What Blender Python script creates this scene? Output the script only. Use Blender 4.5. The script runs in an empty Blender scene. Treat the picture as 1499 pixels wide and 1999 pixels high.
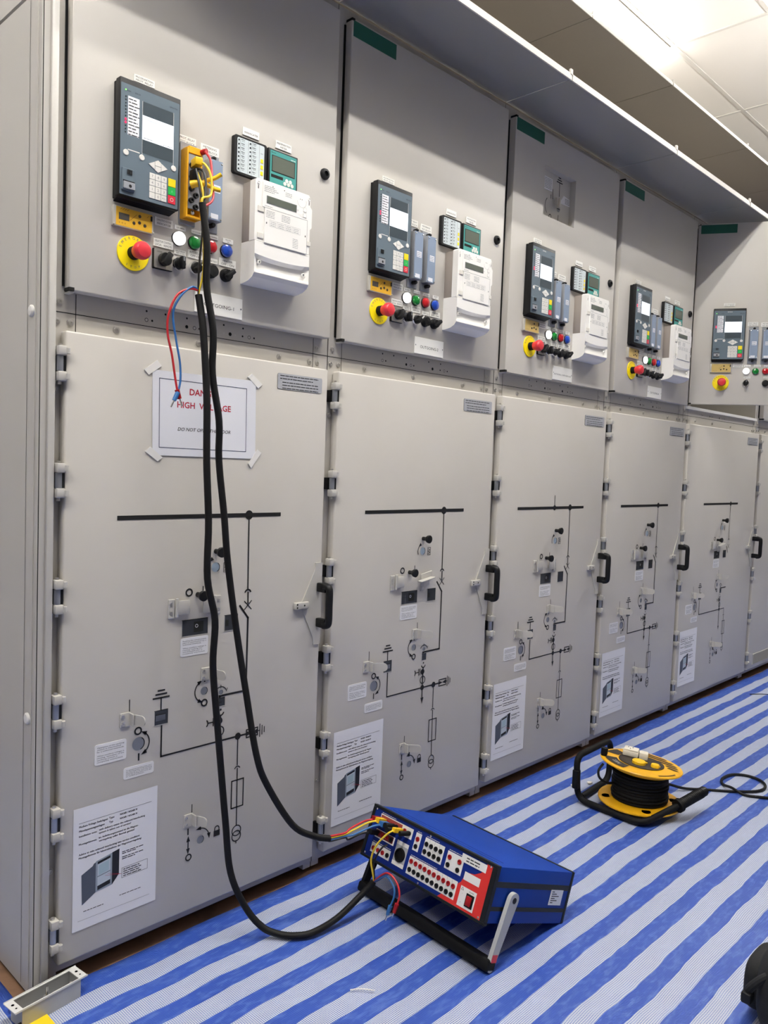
import bpy, bmesh, math, random
from mathutils import Vector, Matrix, noise
random.seed(7)
PI = math.pi
C = bpy.context.scene.collection
SC = bpy.context.scene

# ------------------------------------------------------------------ camera, world, exposure
cam = bpy.data.objects.new('camera', bpy.data.cameras.new('camera'))
C.objects.link(cam)
cam.data.sensor_fit = 'AUTO'; cam.data.sensor_width = 36.0
cam.data.lens = 1552.469 / 1999 * 36
cam.data.clip_start = 0.05; cam.data.clip_end = 60
YAW, PITCH, ROLL = 0.8010, -0.0592, 0.0371
_f = Vector((math.sin(YAW)*math.cos(PITCH), math.cos(YAW)*math.cos(PITCH), math.sin(PITCH)))
_r = Vector((math.cos(YAW), -math.sin(YAW), 0)); _u = _r.cross(_f)
_r2 = _r*math.cos(ROLL) + _u*math.sin(ROLL); _u2 = -_r*math.sin(ROLL) + _u*math.cos(ROLL)
M3 = Matrix((_r2, _u2, -_f)).transposed()
cam.matrix_world = Matrix.Translation((-0.3799, -1.7134, 1.3092)) @ M3.to_4x4()
SC.camera = cam
w = bpy.data.worlds.new('world'); SC.world = w; w.use_nodes = True
w.node_tree.nodes['Background'].inputs[0].default_value = (0.9, 0.95, 1, 1)
w.node_tree.nodes['Background'].inputs[1].default_value = 0.02
SC.view_settings.view_transform = 'Standard'; SC.view_settings.look = 'None'
SC.view_settings.gamma = 1.0; SC.view_settings.use_curve_mapping = False
SC.view_settings.exposure = 0.38
LAMP = 125.0        # strength of the fluorescent tubes
FZ = 0.0825         # floor level
MZ = 0.090         # top of the woven mat

# ------------------------------------------------------------------ materials
def lin(c):
    return tuple((x/12.92 if x <= .04045 else ((x+.055)/1.055)**2.4) for x in c)
def hx(s):
    return lin(tuple(int(s[i:i+2], 16)/255 for i in (0, 2, 4)))
def mat(name, col, rough=.5, metal=0., emit=None, es=1., bump=None, alpha=None, spec=None, trans=None, coat=None):
    m = bpy.data.materials.new(name); m.use_nodes = True
    nt = m.node_tree; b = nt.nodes['Principled BSDF']
    c = hx(col) if isinstance(col, str) else col
    b.inputs['Base Color'].default_value = (*c, 1)
    b.inputs['Roughness'].default_value = rough; b.inputs['Metallic'].default_value = metal
    if spec is not None: b.inputs['Specular IOR Level'].default_value = spec
    if trans: b.inputs['Transmission Weight'].default_value = trans
    if coat: b.inputs['Coat Weight'].default_value = coat; b.inputs['Coat Roughness'].default_value = .1
    if emit:
        e = hx(emit) if isinstance(emit, str) else emit
        b.inputs['Emission Color'].default_value = (*e, 1); b.inputs['Emission Strength'].default_value = es
    if bump:
        sc, st = bump
        tc = nt.nodes.new('ShaderNodeTexCoord'); n = nt.nodes.new('ShaderNodeTexNoise'); bp = nt.nodes.new('ShaderNodeBump')
        n.inputs['Scale'].default_value = sc; n.inputs['Detail'].default_value = 2
        bp.inputs['Strength'].default_value = st; bp.inputs['Distance'].default_value = .001
        nt.links.new(tc.outputs['Object'], n.inputs['Vector']); nt.links.new(n.outputs[0], bp.inputs['Height'])
        nt.links.new(bp.outputs[0], b.inputs['Normal'])
    if alpha is not None: b.inputs['Alpha'].default_value = alpha
    return m
def vary(m, scale, amt, c2):
    """mottle the base colour with a second colour (dirt / wear)"""
    nt = m.node_tree; b = nt.nodes['Principled BSDF']
    tc = nt.nodes.new('ShaderNodeTexCoord'); n = nt.nodes.new('ShaderNodeTexNoise'); mx = nt.nodes.new('ShaderNodeMix'); mx.data_type = 'RGBA'
    rp = nt.nodes.new('ShaderNodeValToRGB'); rp.color_ramp.elements[0].position = .45; rp.color_ramp.elements[1].position = .75
    n.inputs['Scale'].default_value = scale; n.inputs['Detail'].default_value = 6
    mx.inputs[6].default_value = b.inputs['Base Color'].default_value
    mx.inputs[7].default_value = (*hx(c2), 1)
    ml = nt.nodes.new('ShaderNodeMath'); ml.operation = 'MULTIPLY'; ml.inputs[1].default_value = amt
    nt.links.new(tc.outputs['Object'], n.inputs['Vector']); nt.links.new(n.outputs[0], rp.inputs[0])
    nt.links.new(rp.outputs[0], ml.inputs[0]); nt.links.new(ml.outputs[0], mx.inputs[0])
    nt.links.new(mx.outputs[2], b.inputs['Base Color'])
    return m
PAINT = (.565, .540, .495)
paint = vary(mat('grey_paint', PAINT, .38, bump=(900, .12), spec=.4), 2.2, .35, 'b7b2a8')
paintside = mat('grey_paint_side', (.55, .53, .49), .33, bump=(700, .1), spec=.45)
paintin = mat('grey_paint_frame', (.50, .475, .43), .42, bump=(900, .1))
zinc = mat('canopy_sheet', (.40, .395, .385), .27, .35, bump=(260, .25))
duct = mat('duct_sheet', (.20, .178, .155), .34, .1, bump=(260, .2))  # dark brownish tone stands in for the unlit underside
steel = mat('steel', (.62, .60, .57), .32, .85)
hsteel = mat('hinge_steel', (.34, .36, .40), .35, .7)
chrome = mat('chrome', (.8, .8, .8), .15, 1.)
castpaint = mat('cast_paint', (.49, .475, .44), .42)
black = mat('black_plastic', '0f1012', .5, spec=.3)
blackm = mat('black_matt', '08080a', .7, spec=.25)
dark = mat('dark_gap', '080808', .9)
ink = mat('black_ink', '0a0a0a', .55)
grayink = mat('grey_ink', '6d7074', .6)
white = mat('white_plastic', 'e9e7e2', .4)
whitem = mat('meter_white', 'f3f1ec', .38)
paper = mat('paper', 'e4e5ea', .55)
papers = mat('sticker', 'e6e6e8', .5)
plate = mat('engraved_plate', 'ecebe6', .35)
plateg = mat('grey_plate', 'a9abb0', .45)
redink = mat('red_ink', 'b01c34', .55)
blueink = mat('dark_blue_ink', '2a3350', .6)
green = mat('green_strip', '0d5a48', .5)
relayblue = mat('relay_face', '5c6a74', .5, spec=.3)
relaydark = mat('relay_display', '3b464d', .3)
screen = mat('lit_screen', 'f4f8ff', .3, emit='eef4ff', es=.55)
led_off = mat('led_off', '20262b', .3)
led_red = mat('led_red', 'ff2040', .3, emit='ff1840', es=2.2)
led_green = mat('led_green', '70ff60', .3, emit='70ff50', es=2)
keyw = mat('key_white', 'dcdad4', .5)
keyy = mat('key_yellow', 'f2d90f', .45)
keyg = mat('key_green', '12a846', .45)
keyr = mat('key_red', 'd4283c', .45)
tbblue = mat('test_block_blue', '8796ab', .3)
tbgrey = mat('test_block_grey', '8c8f94', .4)
yel = mat('yellow_plastic', 'eaa90a', .38)
vyel = mat('indicator_yellow', 'd8a828', .4)
vyel2 = mat('indicator_ochre', 'cbb06a', .4)
clear = mat('clear_frame', 'b9b5ab', .2, spec=.6)
lcd = mat('lcd', '5f655c', .2)
lcdd = mat('lcd_dark', '4d4a45', .25)
estopy = mat('estop_yellow', 'ffe40c', .4)
estopr = mat('estop_red', 'd8323c', .42)
lensw = mat('lens_white', 'ffffff', .3, emit='ffffff', es=.9)
lensg = mat('lens_green', '0a7a2c', .15, coat=.6)
lensr = mat('lens_red', 'b3141f', .15, coat=.6)
lensb = mat('lens_blue', '1746b0', .15, coat=.6)
teal = mat('meter_teal', '3c8f8a', .45)
annw = mat('annunciator_face', 'c9d3d6', .4)
cable = mat('cable_sheath', '0a0a0b', .6, bump=(500, .25), spec=.3)
wy = mat('wire_yellow', 'e6c832', .45)
wr = mat('wire_red', 'c0262e', .45)
wb = mat('wire_blue', '2f6aa8', .45)
wk = mat('wire_black', '151515', .5)
plugy = mat('plug_yellow', 'f2c21a', .4)
tsblue = mat('test_set_blue', '053894', .6, spec=.25, bump=(1200, .3))
tsblue2 = mat('test_set_panel_blue', '0a2678', .55, spec=.25)
tsred = mat('test_set_panel_red', 'd22c28', .45)
tsblack = mat('test_set_trim', '12161a', .5, spec=.3)
tsgrey = mat('handle_grey', 'b6b8b8', .4)
sockr = mat('socket_red', '9c161b', .4, spec=.3)
reely = vary(mat('reel_yellow', 'f0b41c', .35), 9, .5, 'c8921c')
reelk = mat('reel_label', '2a2118', .5)
ivory = mat('adapter_ivory', 'e8e2d2', .45)
alu = vary(mat('painted_aluminium', 'a9aaab', .35, .3), 20, .3, '8f9092')
aluw = mat('white_aluminium', 'd8d8d6', .35)
tapem = mat('masking_tape', 'e9e7e2', .5)
tapey = mat('yellow_tape', 'f2cf1e', .35)
bagm = mat('bag_fabric', '0c0e11', .85, bump=(300, .5))
ceilm = mat('ceiling_tile', (.88, .855, .81), .8)
tbar = mat('ceiling_grid', (.72, .70, .66), .5)
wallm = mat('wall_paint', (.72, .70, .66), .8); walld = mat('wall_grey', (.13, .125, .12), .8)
tube_m = mat('fluorescent_tube', 'ffffff', .4, emit=(1, .965, .91), es=LAMP)
diff_m = mat('troffer_reflector', 'ffffff', .5, emit=(1, .97, .92), es=14)
floorm = vary(mat('brown_floor', '8a6a52', .6, bump=(120, .3)), 14, .8, '5a4434')

def mat_woven(name, axis, phase):
    m = bpy.data.materials.new(name); m.use_nodes = True
    nt = m.node_tree; N = nt.nodes.new; Lk = nt.links.new; b = nt.nodes['Principled BSDF']
    tc = N('ShaderNodeTexCoord'); sp = N('ShaderNodeSeparateXYZ'); Lk(tc.outputs['Object'], sp.inputs[0])
    def mth(op, a, bb=None, c=None):
        n = N('ShaderNodeMath'); n.operation = op
        for i, v in enumerate((a, bb, c)):
            if v is None: continue
            if isinstance(v, (int, float)): n.inputs[i].default_value = v
            else: Lk(v, n.inputs[i])
        return n.outputs[0]
    across, along = (sp.outputs[1], sp.outputs[0]) if axis == 'x' else (sp.outputs[0], sp.outputs[1])
    nz = N('ShaderNodeTexNoise'); nz.inputs['Scale'].default_value = 5.5; nz.inputs['Detail'].default_value = 2
    Lk(tc.outputs['Object'], nz.inputs['Vector'])
    wob = mth('MULTIPLY', mth('SUBTRACT', nz.outputs[0], .5), .022)
    ac = mth('ADD', across, wob)
    s = mth('FRACT', mth('DIVIDE', mth('ADD', mth('MULTIPLY', ac, -1.), phase), .0992))
    wm = mth('MULTIPLY', mth('LESS_THAN', s, .535), mth('LESS_THAN', ac, -.03 if axis == 'x' else .27))
    k = 2*PI/.0066
    d1 = mth('SINE', mth('MULTIPLY', mth('ADD', ac, along), k*.7071)); d2 = mth('SINE', mth('MULTIPLY', mth('SUBTRACT', along, ac), k*.7071))
    dots = mth('GREATER_THAN', mth('MULTIPLY', d1, d2), .30)      # blue gaps in the white weave
    wv = mth('MULTIPLY', wm, mth('SUBTRACT', 1., dots))
    # worn blue tape
    n2 = N('ShaderNodeTexNoise'); n2.inputs['Scale'].default_value = 85; n2.inputs['Detail'].default_value = 5; n2.inputs['Distortion'].default_value = .4
    mp = N('ShaderNodeMapping'); mp.inputs['Scale'].default_value = (.35, 1, 1) if axis == 'x' else (1, .35, 1)
    Lk(tc.outputs['Object'], mp.inputs[0]); Lk(mp.outputs[0], n2.inputs['Vector'])
    r2 = N('ShaderNodeValToRGB'); r2.color_ramp.elements[0].position = .48; r2.color_ramp.elements[1].position = .78
    r2.color_ramp.elements[0].color = (*hx('21429c'), 1); r2.color_ramp.elements[1].color = (*hx('5d79bd'), 1)
    Lk(n2.outputs[0], r2.inputs[0])
    n3 = N('ShaderNodeTexNoise'); n3.inputs['Scale'].default_value = 3; Lk(tc.outputs['Object'], n3.inputs['Vector'])
    mxb = N('ShaderNodeMix'); mxb.data_type = 'RGBA'; Lk(mth('MULTIPLY', n3.outputs[0], .45), mxb.inputs[0]); Lk(r2.outputs[0], mxb.inputs[6]); mxb.inputs[7].default_value = (*hx('4363b2'), 1)
    mx = N('ShaderNodeMix'); mx.data_type = 'RGBA'
    Lk(wv, mx.inputs[0]); Lk(mxb.outputs[2], mx.inputs[6]); mx.inputs[7].default_value = (*hx('bfc5cf'), 1)
    Lk(mx.outputs[2], b.inputs['Base Color']); b.inputs['Roughness'].default_value = .42
    bp = N('ShaderNodeBump'); bp.inputs['Strength'].default_value = .35; bp.inputs['Distance'].default_value = .0008
    Lk(mth('MULTIPLY', d1, d2), bp.inputs['Height']); Lk(bp.outputs[0], b.inputs['Normal'])
    return m
matx = mat_woven('woven_stripes', 'x', -.055)
maty = mat_woven('woven_stripes_side', 'y', .27)

# ------------------------------------------------------------------ mesh builder
_txt = {}
def text_mesh(s, bold, shear):
    k = (s, bold, shear)
    if k not in _txt:
        cu = bpy.data.curves.new('t', 'FONT'); cu.body = s; cu.size = 1; cu.resolution_u = 2; cu.offset = bold; cu.shear = shear
        o = bpy.data.objects.new('t', cu); me = bpy.data.meshes.new_from_object(o)
        vs = [v.co.copy() for v in me.vertices]; fs = [tuple(p.vertices) for p in me.polygons]
        xs = [v.x for v in vs] or [0]
        _txt[k] = (vs, fs, min(xs), max(xs))
        bpy.data.objects.remove(o); bpy.data.curves.remove(cu); bpy.data.meshes.remove(me)
    return _txt[k]
class MB:
    def __init__(s): s.v = []; s.f = []; s.mi = []; s.ms = []
    def slot(s, m):
        if m not in s.ms: s.ms.append(m)
        return s.ms.index(m)
    def add(s, vs, fs, m, mtx=None):
        b = len(s.v); i = s.slot(m)
        for v in vs:
            v = Vector(v); s.v.append(mtx @ v if mtx else v)
        for f in fs: s.f.append(tuple(b+k for k in f)); s.mi.append(i)
    def box(s, x0, x1, y0, y1, z0, z1, m, bev=0, seg=2, mtx=None):
        if x0 > x1: x0, x1 = x1, x0
        if y0 > y1: y0, y1 = y1, y0
        if z0 > z1: z0, z1 = z1, z0
        vs = [(x0,y0,z0),(x1,y0,z0),(x1,y1,z0),(x0,y1,z0),(x0,y0,z1),(x1,y0,z1),(x1,y1,z1),(x0,y1,z1)]
        fs = [(3,2,1,0),(4,5,6,7),(0,1,5,4),(1,2,6,5),(2,3,7,6),(3,0,4,7)]
        if bev:
            bm = bmesh.new(); bv = [bm.verts.new(v) for v in vs]
            for f in fs: bm.faces.new([bv[k] for k in f])
            bmesh.ops.bevel(bm, geom=bm.edges[:], offset=bev, segments=seg, profile=.5, affect='EDGES')
            bm.verts.index_update(); vs = [v.co.copy() for v in bm.verts]; fs = [tuple(v.index for v in f.verts) for f in bm.faces]; bm.free()
        s.add(vs, fs, m, mtx); return s
    def poly(s, pts, y, m, mtx=None):                       # flat print in the facade plane, facing -y
        a = sum(pts[i][0]*pts[(i+1) % len(pts)][1]-pts[(i+1) % len(pts)][0]*pts[i][1] for i in range(len(pts)))
        if a < 0: pts = pts[::-1]
        s.add([(x, y, z) for x, z in pts], [tuple(range(len(pts)))], m, mtx); return s
    def rect(s, x0, x1, z0, z1, y, m): return s.poly([(x0,z0),(x1,z0),(x1,z1),(x0,z1)], y, m)
    def line(s, pts, wd, y, m):
        for (a, b), (c, d) in zip(pts, pts[1:]):
            L = math.hypot(c-a, d-b); ux, uz = (c-a)/L*wd/2, (d-b)/L*wd/2
            s.poly([(a-ux+uz, b-uz-ux), (c+ux+uz, d+uz-ux), (c+ux-uz, d+uz+ux), (a-ux-uz, b-uz+ux)], y, m)
        return s
    def ring(s, cx, cz, r0, r1, y, m, a0=0, a1=360, n=28):
        vs = []; fs = []
        for i in range(n+1):
            a = math.radians(a0+(a1-a0)*i/n); vs += [(cx+r0*math.cos(a), y, cz+r0*math.sin(a)), (cx+r1*math.cos(a), y, cz+r1*math.sin(a))]
        for i in range(n): fs.append((2*i, 2*i+1, 2*i+3, 2*i+2))
        s.add(vs, fs, m); return s
    def disc(s, cx, cz, r, y, m, n=24): return s.poly([(cx+r*math.cos(2*PI*i/n), cz+r*math.sin(2*PI*i/n)) for i in range(n)], y, m)
    def rrect(s, x0, x1, z0, z1, r, n=4):
        out = []
        for cx, cz, a in ((x1-r, z0+r, -90), (x1-r, z1-r, 0), (x0+r, z1-r, 90), (x0+r, z0+r, 180)):
            for i in range(n+1):
                t = math.radians(a+90*i/n); out.append((cx+r*math.cos(t), cz+r*math.sin(t)))
        return out
    def prism(s, pts, y0, y1, m, mtx=None, front=None):      # y0 front (towards viewer), y1 back
        a = sum(pts[i][0]*pts[(i+1) % len(pts)][1]-pts[(i+1) % len(pts)][0]*pts[i][1] for i in range(len(pts)))
        if a < 0: pts = pts[::-1]
        n = len(pts)
        s.add([(x, y0, z) for x, z in pts]+[(x, y1, z) for x, z in pts],
              [tuple(range(n, 2*n))[::-1]]+[(i, i+n, (i+1) % n+n, (i+1) % n) for i in range(n)], m, mtx)
        s.add([(x, y0, z) for x, z in pts], [tuple(range(n))], front or m, mtx); return s
    def lathe(s, prof, m, mtx=None, n=28):                   # profile [(r, h)] about local z
        vs = []; fs = []
        for r, h in prof:
            for i in range(n): vs.append((r*math.cos(2*PI*i/n), r*math.sin(2*PI*i/n), h))
        for j in range(len(prof)-1):
            for i in range(n): fs.append((j*n+i, j*n+(i+1) % n, (j+1)*n+(i+1) % n, (j+1)*n+i))
        if prof[0][0] > 1e-6: fs.append(tuple(range(n))[::-1])
        if prof[-1][0] > 1e-6: fs.append(tuple((len(prof)-1)*n+i for i in range(n)))
        s.add(vs, fs, m, mtx); return s
    def knob(s, x, z, prof, m, n=28, y=0):                   # lathe about the outward (-y) axis; prof [(r, out)]
        return s.lathe(prof, m, Matrix.Translation((x, y, z)) @ Matrix.Rotation(PI/2, 4, 'X'), n)
    def rod(s, a, b, r, m, r1=None, n=14):
        a = Vector(a); b = Vector(b); d = b-a
        q = d.to_track_quat('Z', 'Y').to_matrix().to_4x4()
        return s.lathe([(r, 0), (r if r1 is None else r1, d.length)], m, Matrix.Translation(a) @ q, n)
    def tube(s, pts, r, m, n=12, smooth=True, sub=6, caps=True):
        P = [Vector(p) for p in pts]
        if smooth and len(P) > 2:
            Q = []
            for i in range(len(P)-1):
                p0 = P[max(i-1, 0)]; p1 = P[i]; p2 = P[i+1]; p3 = P[min(i+2, len(P)-1)]
                for k in range(sub):
                    t = k/sub; Q.append(.5*((2*p1)+(p2-p0)*t+(2*p0-5*p1+4*p2-p3)*t*t+(3*p1-p0-3*p2+p3)*t**3))
            Q.append(P[-1]); P = Q
        rr = r if isinstance(r, (list, tuple)) else None
        up = Vector((.13, .27, .95)); vs = []; fs = []; nrm = None
        for i, p in enumerate(P):
            t = (P[min(i+1, len(P)-1)]-P[max(i-1, 0)]).normalized()
            if nrm is None: nrm = t.cross(up).normalized()
            else: nrm = (nrm-t*nrm.dot(t)).normalized()
            bn = t.cross(nrm)
            rad = rr[0]+(rr[1]-rr[0])*i/(len(P)-1) if rr else r
            for k in range(n):
                a = 2*PI*k/n; vs.append(p+(nrm*math.cos(a)+bn*math.sin(a))*rad)
        for i in range(len(P)-1):
            for k in range(n): fs.append((i*n+k, i*n+(k+1) % n, (i+1)*n+(k+1) % n, (i+1)*n+k))
        if caps: fs.append(tuple(range(n))[::-1]); fs.append(tuple((len(P)-1)*n+k for k in range(n)))
        s.add(vs, fs, m); return s
    def text(s, t, x, z, size, y, m, al='C', bold=0, shear=0, wd=None, rot=0, mtx=None):
        vs, fs, a, b = text_mesh(t, bold, shear)
        sx = size if wd is None else wd/max(b-a, 1e-6)
        off = {'L': -a, 'C': -(a+b)/2, 'R': -b}[al]
        cr, sr = math.cos(rot), math.sin(rot); out = []
        for v in vs:
            p, q = (v.x+off)*sx, v.y*size
            out.append((x+p*cr-q*sr, y, z+p*sr+q*cr))
        s.add(out, fs, m, mtx); return s
    def micro(s, x0, x1, z, h, y, m, seed=0):               # a line of unreadably small print
        rn = random.Random(seed+int(x0*7919)+int(z*104729)); x = x0
        while x < x1:
            L = rn.uniform(1.5, 5)*h; e = min(x+L, x1)
            if e-x > .3*h: s.rect(x, e, z, z+h*.62, y, m)
            x = e+h*.55
        return s
    def build(s, name, parent=None, label=None, loc=None, sharp=32):
        me = bpy.data.meshes.new(name)
        me.from_pydata([tuple(v) for v in s.v], [], s.f)
        for m in s.ms: me.materials.append(m)
        me.polygons.foreach_set('material_index', s.mi)
        me.polygons.foreach_set('use_smooth', [True]*len(s.f)); me.update()
        me.set_sharp_from_angle(angle=math.radians(sharp))
        o = bpy.data.objects.new(name, me); C.objects.link(o)
        if parent: o.parent = parent
        if loc: o.location = loc
        if label: o['label'] = label
        return o
def thing(name, label, cat, loc=(0, 0, 0), rz=0, group=None, mtx=None):
    o = bpy.data.objects.new(name, None); C.objects.link(o); o.empty_display_size = .05
    if mtx is not None: o.matrix_world = mtx
    else: o.location = loc; o.rotation_euler = (0, 0, rz)
    o['label'] = label; o['category'] = cat
    if group: o['group'] = group
    return o
def tag(o, label, cat, group=None, kind=None):
    o['label'] = label; o['category'] = cat
    if group: o['group'] = group
    if kind: o['kind'] = kind
    return o
def struct(o, label):
    o['kind'] = 'structure'; o['label'] = label; return o
def kids(o): return [c for c in bpy.data.objects if c.parent is o]
def dup(root, loc, rz, label, group=None):
    r = root.copy(); C.objects.link(r); r.location = loc; r.rotation_euler = (0, 0, rz); r['label'] = label
    if group: r['group'] = group
    for ch in kids(root):
        c = ch.copy(); C.objects.link(c); c.parent = r
        for g in kids(ch):
            d = g.copy(); C.objects.link(d); d.parent = c
    return r

# ------------------------------------------------------------------ room
RX0, RX1, RY0, RY1, CZ = -5.2, 9.6, -3.1, 1.75, 4.08
struct(MB().box(RX0-.1, RX1+.1, RY0-.1, RY1+.1, FZ-.1, FZ, floorm).build('floor'), 'brown floor strip showing along the foot of the switchgear')
struct(MB().box(RX0-.1, RX1+.1, RY0-.1, RY1+.1, CZ, CZ+.1, ceilm).build('ceiling'), 'white suspended tile ceiling')
struct(MB().box(RX0, RX1, RY1, RY1+.1, FZ, CZ, wallm).build('wall_back'), 'wall behind the switchgear')
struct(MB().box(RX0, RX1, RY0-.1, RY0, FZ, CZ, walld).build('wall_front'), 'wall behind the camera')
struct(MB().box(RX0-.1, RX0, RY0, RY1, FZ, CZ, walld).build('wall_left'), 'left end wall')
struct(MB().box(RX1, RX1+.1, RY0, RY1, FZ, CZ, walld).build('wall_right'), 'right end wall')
TY = [.13+.59*k for k in range(-5, 3)]
g = MB()
for y in TY: g.box(RX0, RX1, y-.012, y+.012, CZ-.006, CZ-.0002, tbar)
for k in range(-8, 5):
    x = 4.66+1.2*k
    for a, b in zip([RY0]+TY, TY+[RY1]):
        g.box(x-.012, x+.012, a+.012, b-.012, CZ-.006, CZ-.0002, tbar)
struct(g.build('trim_1'), 'white metal grid bars of the tile ceiling')
def batten(xc, label):
    """unseen two-tube batten read off the shadow edges, hung low to brighten the ceiling"""
    t = thing('ceiling_light', label, 'ceiling light', (xc, -.925, CZ), 0, 'unseen fluorescent battens hung low over the aisle to brighten the ceiling')
    MB().box(-.58, .58, -.055, .055, -.475, -.42, white, .004, 1).build('housing', t)
    for dy in (-.105, .105): MB().rod((-.57, dy, -.475), (.57, dy, -.475), .016, tube_m, n=12).build('tube', t)
    for x in (-.4, .4): MB().rod((x, 0, -.421), (x, 0, -.001), .004, steel, n=8).build('hanger', t)
WORDS = ['first', 'second', 'third', 'fourth', 'fifth', 'sixth', 'seventh', 'eighth', 'ninth', 'tenth']
for k, bx in enumerate((-1.35, .35, 1.85, 4.65, 6.7)): batten(bx, 'unseen two-tube batten light hung low over the aisle, %s from the left end' % WORDS[k])  # end fittings placed to brighten the end panel and the far doors
def troffer(x0, y0, label):
    t = thing('ceiling_light', label, 'ceiling light', (x0+.6, y0+.295, CZ-.004))
    MB().box(-.585, .585, -.28, .28, -.016, -.004, white).build('housing', t)
    MB().box(-.58, .58, -.275, .275, -.095, -.0165, diff_m, .01, 2).build('diffuser', t)
troffer(3.46, .725, 'bright white ceiling light panel beyond the upper duct edge')

# ------------------------------------------------------------------ floor coverings
def sheet(name, x0, x1, y0, y1, nx, ny, z, m, edge):
    b = MB(); vs = []; fs = []
    for j in range(ny+1):
        for i in range(nx+1):
            x = x0+(x1-x0)*i/nx; y = y0+(y1-y0)*j/ny
            if edge == 'top': y += (j/ny)**6*.012*noise.noise(Vector((x*4.1, 3.3, 0)))
            if edge == 'right': x += (i/nx)**6*.006*noise.noise(Vector((1.7, y*5, 0)))
            h = .0042*noise.noise(Vector((x*7.5, y*2.4, .3)))+.0018*noise.noise(Vector((x*19, y*6, 2.3)))
            vs.append((x, y, z+max(-.0028, h)))
    for j in range(ny):
        for i in range(nx): fs.append((j*(nx+1)+i, j*(nx+1)+i+1, (j+1)*(nx+1)+i+1, (j+1)*(nx+1)+i))
    b.add(vs, fs, m); o = b.build(name, sharp=180)
    md = o.modifiers.new('thick', 'SOLIDIFY'); md.thickness = .0012; md.offset = -1
    return o
tag(sheet('striped_mat', .275, 9.4, -3.0, .008, 470, 150, MZ, matx, 'top'),
    'large blue and white striped woven plastic mat covering the aisle floor', 'floor mat')
tag(sheet('striped_mat', -2.6, .302, -3.0, 1.6, 120, 180, MZ-.0042, maty, 'right'),
    'blue and white striped mat lying round the corner beside the end panel', 'floor mat')

# ------------------------------------------------------------------ switchgear cubicles
X0, MODW = .36, .80
FY = .030                      # frame plane
def xm(i): return X0+MODW*i
WID = [.8, .8, .8, .8, 1.022, .8]
NAME = ['OUTGOING-1', 'OUTGOING-2', 'OUTGOING-3', 'OUTGOING-4', 'fifth', 'sixth']
DESC = ['first grey switchgear cubicle, marked OUTGOING-1, with the danger notice taped on its door',
        'second grey switchgear cubicle, marked OUTGOING-2, behind the blue test set',
        'third grey switchgear cubicle, with a square recess in its upper door',
        'fourth grey switchgear cubicle, marked OUTGOING-4, left of the swung-open control door',
        'fifth grey switchgear cubicle, its upper control door swung open into the aisle',
        'last grey switchgear cubicle cut off by the right edge of the photo']
ZB, ZT, LB, LT = .146, 1.574, 1.661, 2.564
def bolt(b, x, z, r=.006, y=FY, m=None):
    b.knob(x, z, [(r*1.35, 0), (r*1.35, .0012), (r, .0014), (r*.92, .0042), (r*.45, .0046), (r*.42, .003), (0, .003)], m or steel, 12, y)
def frame_mesh(i):
    W = WID[i]; b = MB()
    if i != 4:
        b.box(.001, W-.001, FY, 1.35, .115, 2.598, paintin)
    else:
        b.box(.001, W-.001, FY, 1.35, .115, 1.650, paintin)
        b.box(.001, .026, FY, 1.35, 1.650, 2.598, paintin); b.box(W-.026, W-.001, FY, 1.35, 1.650, 2.598, paintin)
        b.box(.026, W-.026, .62, 1.35, 1.650, 2.598, white); b.box(.026, W-.026, FY, .62, 2.574, 2.598, paintin)
        b.box(.026, W-.026, FY-.012, FY, 1.650, 1.664, white)            # bright bottom flange
        for k, (u, wd, z, h) in enumerate(((.10, .16, 1.70, .22), (.32, .07, 1.69, .18), (.42, .07, 1.69, .18), (.56, .2, 1.72, .3), (.15, .6, 2.1, .12))):
            b.box(u, u+wd, .44, .619, z, z+h, black if k != 3 else tbgrey, .004)
    b.box(.005, W-.005, .075, 1.3, FZ, .115, dark)                        # recessed plinth
    for x in (.002, W-.03): b.box(x, x+.028, FY+.002, .08, .098, .115, paintin)
    # seams between sheets
    b.rect(.001, W-.001, 1.6155, 1.6172, FY-.0006, dark)
    b.rect(.0535, .0552, 1.574, 1.66, FY-.0006, dark); b.rect(W-.0562, W-.0545, 1.574, 1.66, FY-.0006, dark)
    for x in (.0004, W-.0014): b.rect(x, x+.001, .115, 2.598, FY-.0008, dark)
    for x, z in ((.017, 1.638), (.012, 1.596), (.042, 1.596), (.15, 1.596), (.37, 1.595), (.624, 1.593), (W-.043, 1.633), (W-.068, 1.592), (W-.039, 1.592), (.012, 1.448), (.012, .36), (W-.012, 1.44)):
        bolt(b, x, z)
    # row of ventilation and fixing holes in the cross rail
    for k, u in enumerate((.226, .241, .275, .335, .357, .371, .444, .463, .479, .502, .523, .539)):
        b.disc(u, 1.631, (.0042 if k in (0, 3, 4, 7, 10) else .0026), FY-.0006, dark if k % 2 else paintside, 12)
        b.ring(u, 1.631, .0036, .0048, FY-.0007, dark, n=12) if k in (0, 4, 7, 10) else None
    for u in (.226, .276, .335, .443, .503): b.disc(u, 1.6515, .0026, FY-.0006, dark, 10)
    return b
HZ = [1.502, 1.249, .993, .736, .479, .221]
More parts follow.
